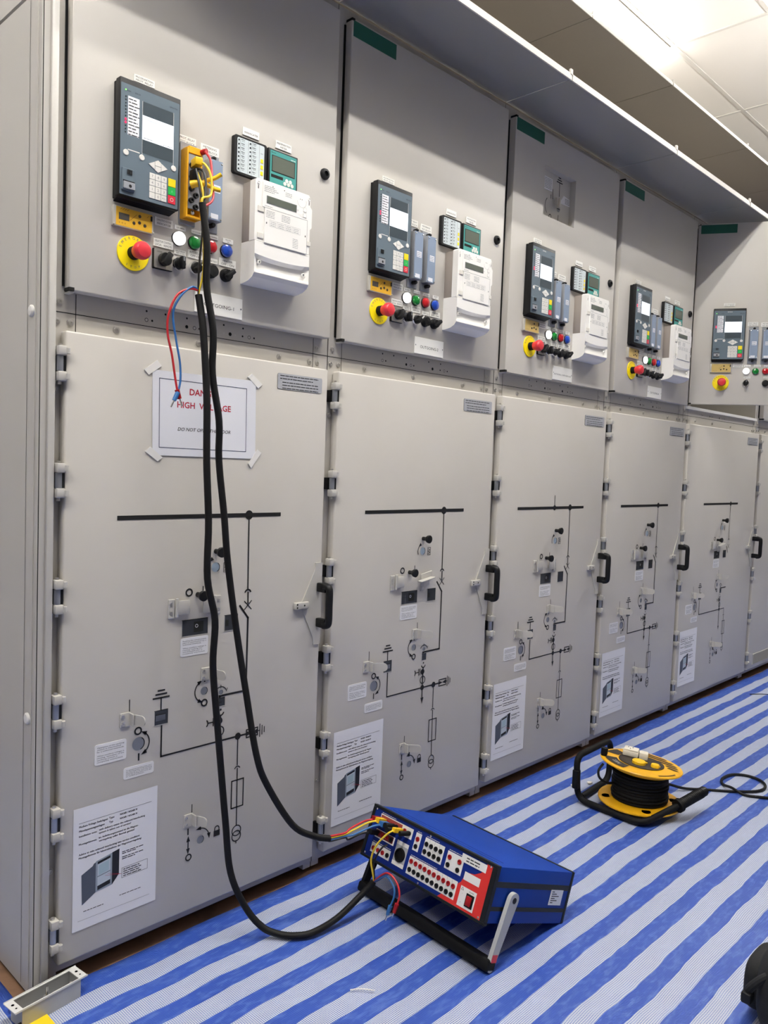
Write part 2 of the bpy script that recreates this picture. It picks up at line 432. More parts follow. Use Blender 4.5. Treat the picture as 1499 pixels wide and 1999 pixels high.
def hinge_mesh(z):
    b = MB(); x = .0075
    b.box(x-.0065, x+.004, .012, .030, z-.017, z+.017, black, .001)                      # leaf on the frame
    b.rod((x+.002, .003, z-.0165), (x+.002, .003, z+.0165), .0083, hsteel, n=16); b.box(x+.006, x+.0122, -.004, .010, z-.016, z+.016, black)
    for s in (-1, 1):
        b.box(x-.0065, x+.0125, -.0095, .014, z+s*.0275-.0105, z+s*.0275+.0105, castpaint, .003)
        b.rod((x+.0145, -.0065, z+s*.0275-.006), (x+.0145, -.0065, z+s*.0275+.006), .0055, castpaint, n=10)
    b.rod((x+.001, .003, z-.045), (x+.001, .003, z+.043), .0042, steel, n=10)
    return b
PY = -.0007
def mimic_mesh(i):
    """the printed single-line diagram"""
    b = MB(); d = .105 if i == 4 else 0.; y = PY; K = ink
    def L(pts, wd=.0042): b.line([(u+d+.02, z) for u, z in pts], wd, y, K)
    def L0(pts, wd=.0042): b.line([(u+.02, z) for u, z in pts], wd, y, K)
    def D(u, z, r, dd=None): b.disc(u+.02+(d if dd is None else dd), z, r, y-.0001, K)
    def R(u, z, r0, r1, a0=0, a1=360, dd=None): b.ring(u+.02+(d if dd is None else dd), z, r0, r1, y-.0001, K, a0, a1)
    def head(u, z, ang, dd=None, s=.013):
        c, sn = math.cos(ang), math.sin(ang); u += .02+(d if dd is None else dd)
        b.poly([(u+c*s*.6, z+sn*s*.6), (u-c*s*.6-sn*s*.42, z-sn*s*.6+c*s*.42), (u-c*s*.6+sn*s*.42, z-sn*s*.6-c*s*.42)], y-.0001, K)
    def arcarrow(cu, cz, r, a0, a1, both=True, dd=None, wd=.0028):
        R(cu, cz, r-wd/2, r+wd/2, a0, a1, dd)
        for a, sg in ((a0, -1), (a1, 1)):
            if not both and sg < 0: continue
            t = math.radians(a); head(cu+r*math.cos(t), cz+r*math.sin(t), t+sg*PI/2, dd)
    L([(.1304, 1.1640), (.597, 1.1640)], .0105); D(.4963, 1.164, .0125)
    if i == 2: L([(.380, 1.164), (.380, 1.2115)], .004); D(.380, 1.164, .0105)
    L([(.4965, 1.164), (.499, .966)]); R(.4993, .9555, .0075, .0118, 15, 165)
    if i != 4:
        L([(.4998, .957), (.5003, .93)], .0045)
    for s in (-1, 1): L([(.5005-.011, .9235-s*.011), (.5005+.011, .9235+s*.011)], .0026)
    if i != 4:
        L([(.4752, .9235), (.5017, .8895), (.5014, .6928), (.4183, .6928), (.4183, .686)], .0055)
    else:
        L([(.474, .923), (.494, .889)], .0055); L([(.4956, .6928), (.4183, .6928), (.4183, .686)], .0055)
    R(.4225, .650, .0075, .0115, 190, 350); D(.4225, .656, .003)
    L([(.4222, .640), (.4208, .5727)], .0055); D(.4195, .6265, .0095)
    L([(.4005, .618), (.4005, .637)], .0034); L([(.407, .618), (.407, .637)], .0034); L([(.3845, .6275), (.4000, .6275)], .003); R(.374, .6275, .0085, .0118, -55, 55)
    R(.4215, .599, .0105, .0138)
    D(.4208, .5727, .009)
    L0([(.2507, .649), (.2507, .5727), (.4208+d, .5727)], .0042)
    if i != 4:
        L([(.4208, .5727), (.511, .5727)], .0048); D(.479, .5727, .0095)
        # surge arrester and earth sign
        L([(.507, .5625), (.507, .5835), (.544, .5835), (.544, .5625), (.507, .5625)], .0034)
        head(.5165, .573, 0, s=.016); head(.534, .573, PI, s=.016); L([(.544, .573), (.5515, .573)], .003)
        for k, hh in enumerate((.017, .012, .007)): L([(.5515+.0075*k, .573-hh), (.5515+.0075*k, .573+hh)], .0028)
        L([(.479, .5727), (.4798, .495)], .0032); zz = 0.
    else:
        L([(.4208, .5727), (.4895, .5727), (.4895, .545)], .0042); zz = .0475
    uo = .01 if i == 4 else 0.
    L([(.4208, .5727), (.422, .533 if i != 4 else .48)], .005); head(.422, .528 if i != 4 else .468, -PI/2, s=.018)
    R(.4800+uo, .4815+zz, .0075, .0105, 20, 160)
    L([(.4802+uo, .484+zz), (.482+uo, .329+zz)], .0032)
    L([(.4635+uo, .3785+zz), (.4635+uo, .4530+zz), (.5013+uo, .4530+zz), (.5013+uo, .3785+zz), (.4635+uo, .3785+zz)], .0034)
    R(.4824+uo, .3135+zz, .0125, .0155); R(.4824+uo, .2985+zz, .0125, .0155); L([(.4822+uo, .285+zz), (.4822+uo, .279+zz)], .003)
    # earthing sign over the left window
    L0([(.2482, .7204), (.2482, .689)], .0036)
    for k, hh in enumerate((.021, .014, .008)): L0([(.2482-hh, .7204+.009*k), (.2482+hh, .7204+.009*k)], .0042)
    # operating marks: upper
    arcarrow(.3966, 1.032, .024, 205, 130, False)
    L([(.421, 1.018), (.435, 1.018), (.435, 1.042), (.421, 1.042), (.421, 1.018)], .0016)
    L([(.4235, 1.022), (.4325, 1.026), (.4235, 1.030), (.4325, 1.034), (.4235, 1.038)], .0016)
    if i != 0: pass
    R(.3202 if i == 0 else .302, .9735, .0065, .0105); L([(.3605, .968), (.3605, .985)], .003)
    # middle drive
    L([(.3717, .740), (.3717, .755)], .004); R(.3719, .6843, .0062, .0100); arcarrow(.372, .7152, .0285, 118, 246)
    R(.4213, .699, .0165, .019, 25, 155); L([(.4213, .713), (.4213, .721)], .002); L([(.4385, .703), (.4415, .710)], .002)
    # left drive
    L0([(.1645, .7015), (.1645, .730)], .0026); R(.1881, .6503, .0062, .0102, dd=0); L0([(.1908, .579), (.1908, .593)], .004)
    arcarrow(.1897, .6186, .0285, -62, 62, dd=0)
    L([(.3845, .765), (.3845, .795 if i else .775)], .0026)
    # lower drive
    L([(.3425, .398), (.3425, .4244)], .0026); L([(.3327, .350), (.3327, .363)], .004)
    L([(.3336, .311), (.3336, .332)], .0032); head(.3336, .3375, PI/2); head(.3336, .3045, -PI/2); R(.3355, .2883, .0060, .0095)
    arcarrow(.366, .3245, .030, 5, 95)
    u = .4198+.02+d; b.poly([(u-.0095, .3185), (u+.0095, .3185), (u+.0095, .334), (u-.0095, .334)], y-.0001, K); b.ring(u, .3385, .0052, .0080, y-.0001, K, 0, 180)
    L([(.4198-.0066, .334), (.4198-.0066, .3385)], .0028); L([(.4198+.0066, .334), (.4198+.0066, .3385)], .0028)
    if i != 0: b.rect(.362+.02+d, .372+.02+d, .352, .366, y-.0001, K)
    return b
def door_slab(W, x0, x1, z0, z1, th, m):
    b = MB(); b.box(x0, x1, 0, th, z0, z1, m, .0045, 3); return b
def sticker_mesh(u0, u1, z0, z1, lines, d=0):
    b = MB(); y = -.0009
    b.prism(b.rrect(u0+d, u1+d, z0, z1, .005), y, 0, papers)
    h = (z1-z0-.010)/len(lines)
    for k, t in enumerate(lines):
        if t: b.text(t, u0+d+.006, z1-.0055-h*(k+.8), h*.92, y-.0002, ink if i_dark else grayink, 'L', wd=min(len(t)/24., 1)*(u1-u0-.012))
    return b
i_dark = True
RACK = ['Racking the withdrawable', 'part is interlocked by a', 'solenoid interlock.', '', 'When auxiliary voltage is', 'missing, racking the', 'withdrawable part is', 'completely interlocked.']
EARTH = ['Operation of the earthing', 'switch is interlocked', 'by a solenoid interlock.', '', 'When auxiliary voltage is', 'missing, operation of the', 'earthing switch is', 'completely interlocked.']
OPER = ['To operate the earthing switch insert', 'the operating lever in the actuating', 'opening up to its end stop and', 'switch the earthing switch to its right', 'or OPEN position.']
def tab_mesh(u, z, flat, L=.035):
    """padlock eye: fixed bracket plus swing tab"""
    b = MB()
    b.box(u-.026, u, -.0035, 0, z-.017, z+.017, castpaint, .001, 1)
    for s in (-1, 1): b.knob(u-.019, z+s*.009, [(.0045, 0), (.0045, .0015), (.002, .0016), (.002, .0005), (0, .0005)], steel, 10, -.0035)
    b.box(u-.003, u+.001, -.020, 0, z-.015, z+.015, castpaint, .001, 1)
    pts = b.rrect(-.002, L, -.0125, .0125, .0115, 5)
    mt = Matrix.Translation((u+.002, -.012, z)) @ Matrix.Rotation(math.radians(flat), 4, 'Z')
    b.prism(pts, -.0016, .0016, castpaint, mt)
    return b
def plate_mesh(u, z, flip):
    """bracket with hinged cover plate for the upper operating slots"""
    b = MB(); s = -1 if flip else 1
    b.box(u-.011*s, u+.007*s, -.004, 0, z-.026, z+.022, castpaint, .0012, 1)
    for dz in (-.012, .010): b.knob(u-.004*s, z+dz, [(.004, 0), (.004, .0014), (.0018, .0016), (0, .0008)], steel, 10, -.004)
    b.rod((u+.010*s, -.008, z-.022), (u+.010*s, -.008, z+.024), .004, castpaint)
    b.box(u+.010*s, u+.046*s, -.0105, -.0065, z-.018, z+.018, castpaint, .0018, 2)
    return b
def plate_up_mesh(u, z):
    b = MB()
    b.box(u-.006, u+.012, -.004, 0, z-.045, z-.012, castpaint, .0012, 1)
    b.knob(u+.003, z-.036, [(.0055, 0), (.0055, .002), (.002, .0022), (0, .001)], steel, 12, -.004)
    mt = Matrix.Translation((u, -.008, z-.006)) @ Matrix.Rotation(math.radians(-9), 4, 'Y')
    b.box(-.028, .040, -.020, .0, -.002, .002, castpaint, .001, 1, mt)
    b.box(-.010, .046, -.002, .002, .002, .020, castpaint, .001, 1, mt)
    for k in (0, 1): b.knob(0, 0, [(.003, 0), (.003, .0015), (0, .0015)], steel, 8)if 0 else None
    return b
def knob_mesh(u, z, h=.030):
    return MB().knob(u, z, [(.0065, 0), (.0065, h*.45), (.009, h*.55), (.0125, h*.72), (.0135, h*.95), (.0115, h), (0, h*1.01)], black, 22)
def window_mesh(u0, u1, z0, z1, kind):
    b = MB(); y = -.0011
    b.rect(u0, u1, z0, z1, y+.0003, lcd_dark_glass)
    t = .0011
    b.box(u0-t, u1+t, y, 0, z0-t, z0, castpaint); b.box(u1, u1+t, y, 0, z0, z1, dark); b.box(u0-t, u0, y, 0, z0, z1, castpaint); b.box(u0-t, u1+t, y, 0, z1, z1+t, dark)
    if kind == 'O':
        uc = u0+(u1-u0)*.62; b.rect(uc-.0125, uc+.016, z0+.007, z1-.006, y-.0001, dark)
        b.ring(uc-.004, (z0+z1)/2+.003, .003, .0045, y-.0002, plateg, n=16)
    elif kind == 'bar':
        b.rect(u0+.003, u1-.006, z0+.010, z0+.024, y-.0001, barm); b.rect(u0+.002, u1-.005, z1-.011, z1-.008, y-.0001, dark)
    else:
        b.rect(u0+.002, u0+.012, z0+.012, z1-.012, y-.0001, dark)
    return b
barm = mat('position_flag', '50545f', .4)
lcd_dark_glass = mat('inspection_glass', '35383d', .15)
def hole_mesh(u, z, r, m):
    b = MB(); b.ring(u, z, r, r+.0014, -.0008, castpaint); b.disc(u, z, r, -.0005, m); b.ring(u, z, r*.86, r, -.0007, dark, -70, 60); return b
steelblue = mat('shutter_blue', 'a9bccb', .35, .3); steelgrey = mat('shutter_grey', '83878f', .35, .3)
def handle_plate_mesh():
    b = MB(); pts = [(.752, 1.022), (.778, 1.022), (.778, .785), (.752, .785), (.750, .8064), (.7015, .9043), (.752, 1.0034)]
    b.prism(pts, -.0035, 0, castpaint)
    b.box(.6765, .7260, -.011, 0, .895, .914, castpaint, .0015, 2)
    for x, z in ((.683, .900), (.683, .909), (.709, .9045)): b.disc(x, z, .0028, -.0113, dark, 10)
    return b
def handle_mesh():
    b = MB()
    for z in (.952, .850):
        b.box(.757, .772, -.040, -.0035, z-.013, z+.013, black, .003, 2)
    b.tube([(.7645, -.030, .958), (.766, -.046, .954), (.7665, -.050, .940), (.7665, -.050, .900), (.7665, -.050, .862), (.766, -.046, .848), (.7645, -.030, .844)], .0105, black, 14)
    return b
def grille_mesh():
    b = MB(); b.box(.10, .62, -.004, 0, .168, .234, castpaint, .001, 1); b.rect(.103, .617, .171, .231, -.0042, mat_grille); return b
mat_grille = mat('dusty_grille', '8e8a80', .6)

# --- control (upper) door contents, coordinates from its lower left corner
LEG = [(.1405, .1922, .4897, .5053, ['MULTIFUNCTION', 'PROT. RELAY'], .0053),
       (.2565, .3040, .3905, .4107, ['PROT. RELAY', 'TEST BLOCK'], .0066), (.3170, .3693, .3870, .4080, ['METERING', 'TEST BLOCK'], .0066),
       (.1995, .2456, .1860, .2048, ['CAPACITIVE VOLTAGE', 'INDICATOR'], .0055), (.1967, .2480, .1375, .1555, ['SELECTOR CONTROL', 'LOCAL - REMOTE'], .0062),
       (.2508, .2813, .1885, .1986, ['CB OPEN'], .0042), (.2965, .3270, .1890, .1990, ['CB CLOSED'], .0042), (.3420, .3726, .1880, .1984, ['CB TRIPPED'], .0042), (.3870, .4176, .1872, .1986, ['HEATER', 'ON'], .0038),
       (.2524, .2828, .1308, .1420, ['CIRCUIT BREAKER', 'OFF-0-ON'], .0038), (.2893, .3311, .1304, .1496, ['AUTO-RECLOSE', 'OFF-ON'], .0068), (.3425, .3728, .1290, .1414, ['LAMP TEST'], .0044), (.3767, .4274, .1290, .1482, ['HEATER', 'OFF - ON'], .0066),
       (.4382, .4892, .4660, .4852, ['ANNUNCIATOR'], .0062), (.5423, .5949, .4649, .4846, ['MULTIFUNCTION', 'METER'], .0060)]
def legend_mesh(u0, u1, z0, z1, lines, sz):
    b = MB(); b.box(u0, u1, -.0022, 0, z0, z1, plate, .0004, 1); n = len(lines); h = (z1-z0)/(n+.35)
    for k, t in enumerate(lines):
        b.text(t, (u0+u1)/2, z1-h*(k+.95)-.0002, sz*1.1, -.0024, ink, 'C', wd=min((u1-u0)*.84, len(t)*sz*.72))
    return b
_plates = {}
def leg_obj(k, parent):
    if k not in _plates: _plates[k] = legend_mesh(*LEG[k]).build('legend_plate', parent)
    else:
        o = _plates[k].copy(); C.objects.link(o); o.parent = parent
PLATES = {0: 'OUTGOING-1', 1: 'OUTGOING-2', 2: 'OUTGOING-3 WITH BUS-A ES', 3: 'OUTGOING-4'}
def control_door(i, root):
    W = WID[i]-.045; b = MB()
    if i != 2: b.box(0, W, 0, .026, 0, LT-LB, paint, .003, 3)
    else:
        u0, u1, z0, z1 = .195, .4137, .604, .7845
        for q in ((0, u0, 0, .903), (u1, W, 0, .903), (u0, u1, 0, z0), (u0, u1, z1, .903)): b.box(q[0], q[1], 0, .026, q[2], q[3], paint)
        b.box(u0, u1, .0258, .0285, z0, z1, paintside)
    d = b.build('control_door', root)
    for z in (.004, .899):
        MB().box(-.0005, .011, -.0008, .024, z-.004, z+.003, dark).box(.001, .013, .002, .03, z-.0085, z-.0045, castpaint, .001, 1).build('hinge_corner', d)
    MB().box(-.0035, .008, .0262, .0296, .012, .890, blackm).build('gap_shade', d)  # black strip stands in for the shaded gap behind the door edge
    return d, W
def lock_mesh(): return MB().knob(.7147, .4455, [(.0155, 0), (.0155, .003), (.0135, .008), (.0075, .0095), (.0068, .005), (0, .005)], black, 26)
def lock_door5(): return MB().knob(.93, .4455, [(.0155, 0), (.0155, .003), (.0135, .008), (.0075, .0095), (.0068, .005), (0, .005)], black, 26)
def name_mesh(t):
    b = MB(); b.box(.3098, .4502, -.003, 0, .0046, .0568, plate, .0005, 1)
    sz = .0125 if len(t) < 12 else .0085
    b.text(t, .380, .0235, sz, -.0032, ink, 'C', wd=.088 if len(t) < 12 else .122)
    for u in (.3145, .4455): b.disc(u, .031, .0022, -.0032, grayink, 10)
    return b
def earth_recess(d):
    b = MB(); y = .0252; K = ink
    for k, hh in enumerate((.019, .013, .007)): b.line([(.3366-hh, .7627+.0085*k), (.3366+hh, .7627+.0085*k)], .0042, y, K)
    b.line([(.3366, .7627), (.3377, .7114)], .0036, y, K); b.line([(.2916, .725), (.2943, .6914)], .0034, y, K); b.line([(.2804, .690), (.2804, .702)], .0034, y, K)
    b.ring(.279, .6576, .034, .0368, y, K, 130, 232); b.ring(.2805, .6216, .0058, .0092, y, K); b.line([(.3362, .6382), (.3353, .6103)], .0036, y, K)
    b.disc(.3353, .6628, .012, y, steelgrey); b.line([(.326, .6628), (.345, .6628)], .0036, y-.0002, K)
    b.build('mimic_diagram', d)
    t = MB(); t.box(.292, .318, .004, .0158, .664, .692, steel, .001, 1); t.box(.300, .303, -.004, .0158, .654, .69, steel, .0008, 1); t.knob(.309, .678, [(.005, 0), (.005, .003), (0, .003)], chrome, 12, .004); t.build('padlock_bracket', d)
    s = MB(); s.prism([(.2135, .7124), (.2860, .7150), (.2850, .7608), (.2135, .7613)], .0240, .0256, papers)
    for k in range(7): s.micro(.218, .280, .7545-.0057*k, .0030, .0238, grayink, k)
    s.prism([(.3413, .6876), (.4174, .6886), (.4177, .7154), (.3689, .7211)], .0240, .0256, papers)
    for k in range(4): s.micro(.378, .413, .7105-.0056*k, .0030, .0238, grayink, k)
    s.build('label_sticker', d)
def canopy_mesh(W):
    b = MB(); b.box(.002, W-.002, -.234, .03, 2.604, 2.614, zinc)
    b.box(.003, W-.003, -.238, -.233, 2.597, 2.619, castpaint, .001, 1)
    b.box(W-.014, W-.001, -.240, -.232, 2.614, 2.632, castpaint, .001, 1)
    return b

DOOR5 = (3.632, .036, math.radians(-61.746))
roots = []; cdoors = []
shared = {}
def use(key, make, name, parent, label=None):
    """build once, then share the mesh between the cubicles"""
    if key not in shared: shared[key] = make().build(name, parent, label)
    else:
        o = shared[key].copy(); C.objects.link(o); o.parent = parent
    return shared[key]
for i in range(6):
    W = WID[i]; x = xm(i) if i < 5 else xm(4)+WID[4]
    root = thing('switchgear_cubicle', DESC[i], 'switchgear cubicle', (x, 0, 0), 0, 'row of grey switchgear cubicles'); roots.append(root)
    key = ('w', W, i == 4)
    use(('frame',)+key, lambda: frame_mesh(i), 'frame', root)
    use(('canopy', W), lambda: canopy_mesh(W), 'canopy', root)
    d = door_slab(W, .02, W-.0215, ZB, ZT, .0285, paint).build('lower_door', root)
    for z in HZ: use(('hinge', z), lambda: hinge_mesh(z), 'hinge', d)
    if i < 5:
        dx = .105 if i == 4 else 0.
        hs = W-.8
        if i in (1, 3): use(('mimic', 1), lambda: mimic_mesh(1), 'mimic_diagram', d)
        else: mimic_mesh(i).build('mimic_diagram', d)
        o = use(('hpl', 0), handle_plate_mesh, 'latch_plate', d); o2 = use(('hnd', 0), handle_mesh, 'door_handle', d)
        if hs:
            for c in kids(d):
                if c.name.startswith(('latch_plate', 'door_handle')): c.location.x = hs
        U = .02+dx
        knob_mesh(.4004+U-.004, 1.0728).build('knob', d); knob_mesh(.3474+U-(.002 if i == 0 else .012), .966).build('knob', d)
        hole_mesh(.3966+U, 1.032, .0125, steelblue).build('crank_hole', d)
        hole_mesh(.3706+U, .7153, .0105, steelgrey).build('crank_hole', d); hole_mesh(.1897+.02, .6186, .0165, steelgrey).build('crank_hole', d); hole_mesh(.3700+U, .3244, .0105, steelgrey).build('crank_hole', d)
        hole_mesh(.4217+U, .7025, .0065, steelgrey).build('crank_hole', d)
        pu = .272 if i == 0 else .258
        plate_mesh(pu+U, .939, False).build('cover_bracket', d)
        if i in (1, 4): plate_up_mesh((.395 if i == 1 else .352)+U, .945).build('cover_bracket', d)
        else: plate_mesh((.402 if i == 0 else .396)+U, .937, True).build('cover_bracket', d)
        window_mesh(.3022+U, .3755+U, .8640, .9038, 'O').build('viewing_window', d)
        window_mesh(.4280+U, .4680+U, .8630, .9030, '').build('viewing_window', d)
        window_mesh(.4131+U, .4334+U, .6653, .6870, '').build('viewing_window', d)
        window_mesh(.2312+.02, .2664+.02, .6535, .6885, 'bar').build('viewing_window', d)
        sticker_mesh(.2988+.02, .3788+.02, .8127, .8592, RACK, dx).build('label_sticker', d)
        sticker_mesh(.0795+.02, .1584+.02, .5905, .6392, EARTH, 0).build('label_sticker', d)
        sticker_mesh(.1523+.02, .2316+.02, .5386, .5671, OPER, 0).build('label_sticker', d)
        fl = [-58, -50, -52, -52, -48][i]
        tab_mesh(.386+U, .759, fl if i else -75, .043).build('padlock_tab', d)
        tab_mesh(.1660+.02, .685, -68 if i == 0 else -45, .036 if i == 0 else .048).build('padlock_tab', d)
        tab_mesh(.3445+U, .3865, -68 if i == 0 else -48, .036 if i == 0 else .046).build('padlock_tab', d)
        b = MB(); du = W-.8
        b.prism(b.rrect(.5785+.02+du, .7360+.02+du, 1.5035, 1.5455, .004), -.0012, 0, plateg); b.prism(b.rrect(.5785+.02+du, .7360+.02+du, 1.5035, 1.5455, .004), -.0011, 0, ink)
        b.v = [Vector((v.x, v.y, v.z)) for v in b.v]
        for k in range(5): b.micro(.606+du+(.008 if k > 1 else 0), .742+du-(.02 if k == 1 else 0), 1.5375-.0078*k+(.001 if k < 2 else -.001), .0034, -.0014, ink, k)
        b.build('label_plate', d)
    else:
        grille_mesh().build('ventilation_grille', d)
    cd, cw = control_door(i, root)
    if i == 4:
        cd.location = (DOOR5[0]-x, DOOR5[1], LB+.016); cd.rotation_euler = (0, 0, DOOR5[2])
    else: cd.location = (.026, 0, LB)
    cdoors.append(cd)
    if i in (1, 2, 3, 4):
        MB().box(.006 if i < 4 else .012, .181, -.0012, 0, .8535, .8965, green).build('green_strip', cd)
    if i < 5:
        use(('lock', i == 4), lock_door5 if i == 4 else lock_mesh, 'door_lock', cd)
        ks = range(len(LEG)) if i < 4 else (0, 1, 2, 3, 5, 6, 7, 9, 11)
        for k in ks: leg_obj(k, cd)
    if i in PLATES: name_mesh(PLATES[i]).build('name_plate', cd)
    if i == 2: earth_recess(cd)

# end panel of the row and its trim
e = thing('end_panel', 'grey end wall panel of the switchgear row with two white plugs', 'cabinet panel', (.325, .7, FZ))
b = MB(); b.box(0, .0345, -.672, .65, .012, 2.19, paintside); b.build('panel', e)
b = MB(); b.box(.002, .0348, -.690, -.672, .012, 2.197, paintside, .002, 1); b.box(.018, .034, -.700, -.690, .012, 2.197, castpaint, .003, 2); b.build('edge_trim', e)
b = MB(); b.rect(.003, .005, .03, 2.19, -.6903, dark)
b.add([(-.0006, y, z) for y, z in ((-.634, .02), (-.6325, .02), (-.6325, 2.19), (-.634, 2.19))], [(3, 2, 1, 0)], dark); b.build('seam', e)
for z in (1.611, .720):
    MB().lathe([(.013, 0), (.013, .003), (.010, .0055), (0, .0065)], white, Matrix.Translation((0, -.656, z-FZ)) @ Matrix.Rotation(-PI/2, 4, 'Y'), 24).build('cover_plug', e)
MB().box(.0, .033, -.66, .65, 2.199, 2.52, paintside).build('upper_panel', e)
MB().box(.006, .033, -.665, .64, 0, .0118, dark).build('plinth', e)  # near-black box paints the shade in the gap below the panel

# pressure relief duct above the cubicles
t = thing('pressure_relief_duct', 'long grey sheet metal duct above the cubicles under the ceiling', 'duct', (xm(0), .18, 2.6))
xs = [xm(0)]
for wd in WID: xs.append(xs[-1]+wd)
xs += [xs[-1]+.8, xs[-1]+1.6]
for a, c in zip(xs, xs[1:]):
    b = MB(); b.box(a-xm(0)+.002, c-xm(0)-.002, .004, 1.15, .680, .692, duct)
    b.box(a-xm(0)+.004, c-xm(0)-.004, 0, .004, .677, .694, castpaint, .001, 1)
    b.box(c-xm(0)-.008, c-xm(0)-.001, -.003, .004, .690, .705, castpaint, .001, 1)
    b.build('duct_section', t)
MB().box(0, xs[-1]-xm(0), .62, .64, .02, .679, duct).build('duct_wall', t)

# ------------------------------------------------------------------ devices on the control doors
def on_door(i, u, z):
    """world position and rotation of a point of control door i"""
    if i < 4: return Vector((xm(i)+.026+u, 0, LB+z)), 0.
    a = DOOR5[2]; return Vector((DOOR5[0]+u*math.cos(a), DOOR5[1]+u*math.sin(a), LB+.016+z)), a
WHERE = ['on the OUTGOING-1 panel', 'on the OUTGOING-2 panel', 'on the third panel, with the recess above', 'on the OUTGOING-4 panel', 'on the swung-open door at the right']
def place(proto, i, u, z, label, group):
    loc, a = on_door(i, u, z)
    if proto.get('placed'):
        o = dup(proto, loc, a, label, group); return o
    proto['placed'] = 1; proto.location = loc; proto.rotation_euler = (0, 0, a); proto['label'] = label; proto['group'] = group
    return proto

def make_relay():
    cu, cz = .167, .3455; t = thing('protection_relay', '', 'protection relay')
    b = MB(); x0, x1, z0, z1 = .0925-cu, .2425-cu, .217-cz, .4745-cz
    b.box(x0+.002, x1-.002, -.020, 0, z0+.002, z1-.002, black, .001, 1)
    pr = [(x0, z0), (x1, z0), (x1, z1), (x0, z1)]
    b.box(x0, x1, -.0325, -.012, z0+.004, z1, black, .0022, 2)
    b.add([(x0+.001, -.0315, z0+.0075), (x1-.001, -.0315, z0+.0075), (x1-.006, -.001, z0-.004), (x0+.004, -.001, z0-.004), (x0+.001, -.012, z0+.012), (x1-.001, -.012, z0+.012)], [(0, 3, 2, 1), (0, 4, 3), (1, 2, 5)], black)
    b.build('bezel', t)
    Y0 = -.0328; Y1 = Y0-.0003
    b = MB(); b.prism(b.rrect(.0945-cu, .2392-cu, .2235-cz, .4625-cz, .002), Y0, -.03, relayblue)
    b.text('RUN', .109-cu, .4472-cz, .0042, Y1, black, 'L'); b.text('ERROR', .128-cu, .4472-cz, .0042, Y1, black, 'L')
    b.text('SIPROTEC', .2345-cu, .4465-cz, .0048, Y1, black, 'R')
    b.line([(.1135-cu, .3230-cz), (.140-cu, .3230-cz)], .0022, Y1, keyw); b.line([(.1462-cu, .4378-cz), (.1470-cu, .318-cz)], .0008, Y1, keyw); b.line([(.2240-cu, .4378-cz), (.2255-cu, .318-cz)], .0008, Y1, keyw)
    b.build('front_panel', t)
    d = MB(); d.rect(.1468-cu, .2238-cu, .3256-cz, .4376-cz, Y1, relaydark); d = d.build('display', t)
    s = MB(); s.rect(.1462-cu, .2248-cu, .3552-cz, .4079-cz, Y1-.0003, screen)
    Ys = Y1-.0006
    s.line([(.150-cu, .400-cz), (.195-cu, .400-cz)], .0006, Ys, grayink)
    for u in (.166, .186): s.line([(u-cu, .400-cz), (u-cu, .366-cz)], .0004, Ys, grayink)
    s.micro(.149-cu, .172-cu, .3585-cz, .0022, Ys, grayink, 3); s.micro(.198-cu, .222-cu, .3575-cz, .0022, Ys, grayink, 4); s.build('lit_screen', d)
    s = MB(); s.rect(.1112-cu, .1386-cu, .3545-cz, .438-cz, Y1, paper)
    for k in range(12): s.micro(.1128-cu, (.131+.004*(k % 3))-cu, .4312-.0069*k-cz, .0030, Y1-.0003, ink, k)
    s.build('label_strip', t)
    MB().knob(.1055-cu, .4491-cz, [(.0015, 0), (.0015, .0006), (0, .0008)], led_green, 12, Y0).build('indicator_led', t)
    for k in range(12):
        MB().knob(.1062-cu, (.435-.00693*k)-cz, [(.0016 if k not in (7, 8) else .0023, 0), (.0015 if k not in (7, 8) else .0022, .0006), (0, .0008)], led_red if k in (7, 8) else led_off, 12, Y0).build('indicator_led', t)
    for u, z in ((.1081, .3153), (.1464, .3149), (.2264, .3137)):
        MB().knob(u-cu, z-cz, [(.0066, 0), (.0066, .0008), (.0058, .0014), (0, .0014)], keyw, 20, Y0).build('round_button', t)
    b = MB(); u, z = .1868-cu, .3066-cz
    for pts in ([(-.024, 0), (-.0085, .0085), (-.0085, -.0085)], [(.024, 0), (.0085, -.0085), (.0085, .0085)], [(-.0075, .0006), (-.0075, .0095), (0, .0135), (.0075, .0095), (.0075, .0006)], [(-.0075, -.0006), (-.0075, -.0095), (0, -.0135), (.0075, -.0095), (.0075, -.0006)]):
        b.prism([(u+p, z+q) for p, q in pts], Y0-.0012, Y0, keyw)
    for a, c in ((-.0145, 0), (.0145, PI), (0, PI/2), (0, -PI/2)): pass
    b.build('arrow_keys', t)
    for r in range(4):
        for c in range(3):
            s = [['7', '8', '9'], ['4', '5', '6'], ['1', '2', '3'], ['.', '0', '+/-']][r][c]
            u = .1656+.0148*c-cu; z = .2888-.01425*(r+1)-cz
            k = MB(); k.box(u+.0003, u+.0143, Y0-.0012, Y0, z+.0003, z+.0138, keyw, .0005, 1); k.text(s, u+.0073, z+.0042, .0082, Y0-.0014, grayink); k.build('key', t)
    for nm, z0, z1, m, s in (('Ctrl', .2705, .2888, keyy, 'Ctrl'), ('I', .2516, .2698, keyg, 'I'), ('O', .2325, .2508, keyr, 'O')):
        k = MB(); k.box(.2134-cu, .2324-cu, Y0-.0012, Y0, z0-cz, z1-cz, m, .0005, 1)
        if s == 'O': k.ring(.2229-cu, (z0+z1)/2-cz, .0032, .0042, Y0-.0014, keyw)
        else: k.text(s, .2229-cu, (z0+z1)/2-.0025-cz, .0062, Y0-.0014, estopy if s != 'I' else keyw)
        k.build('control_key', t)
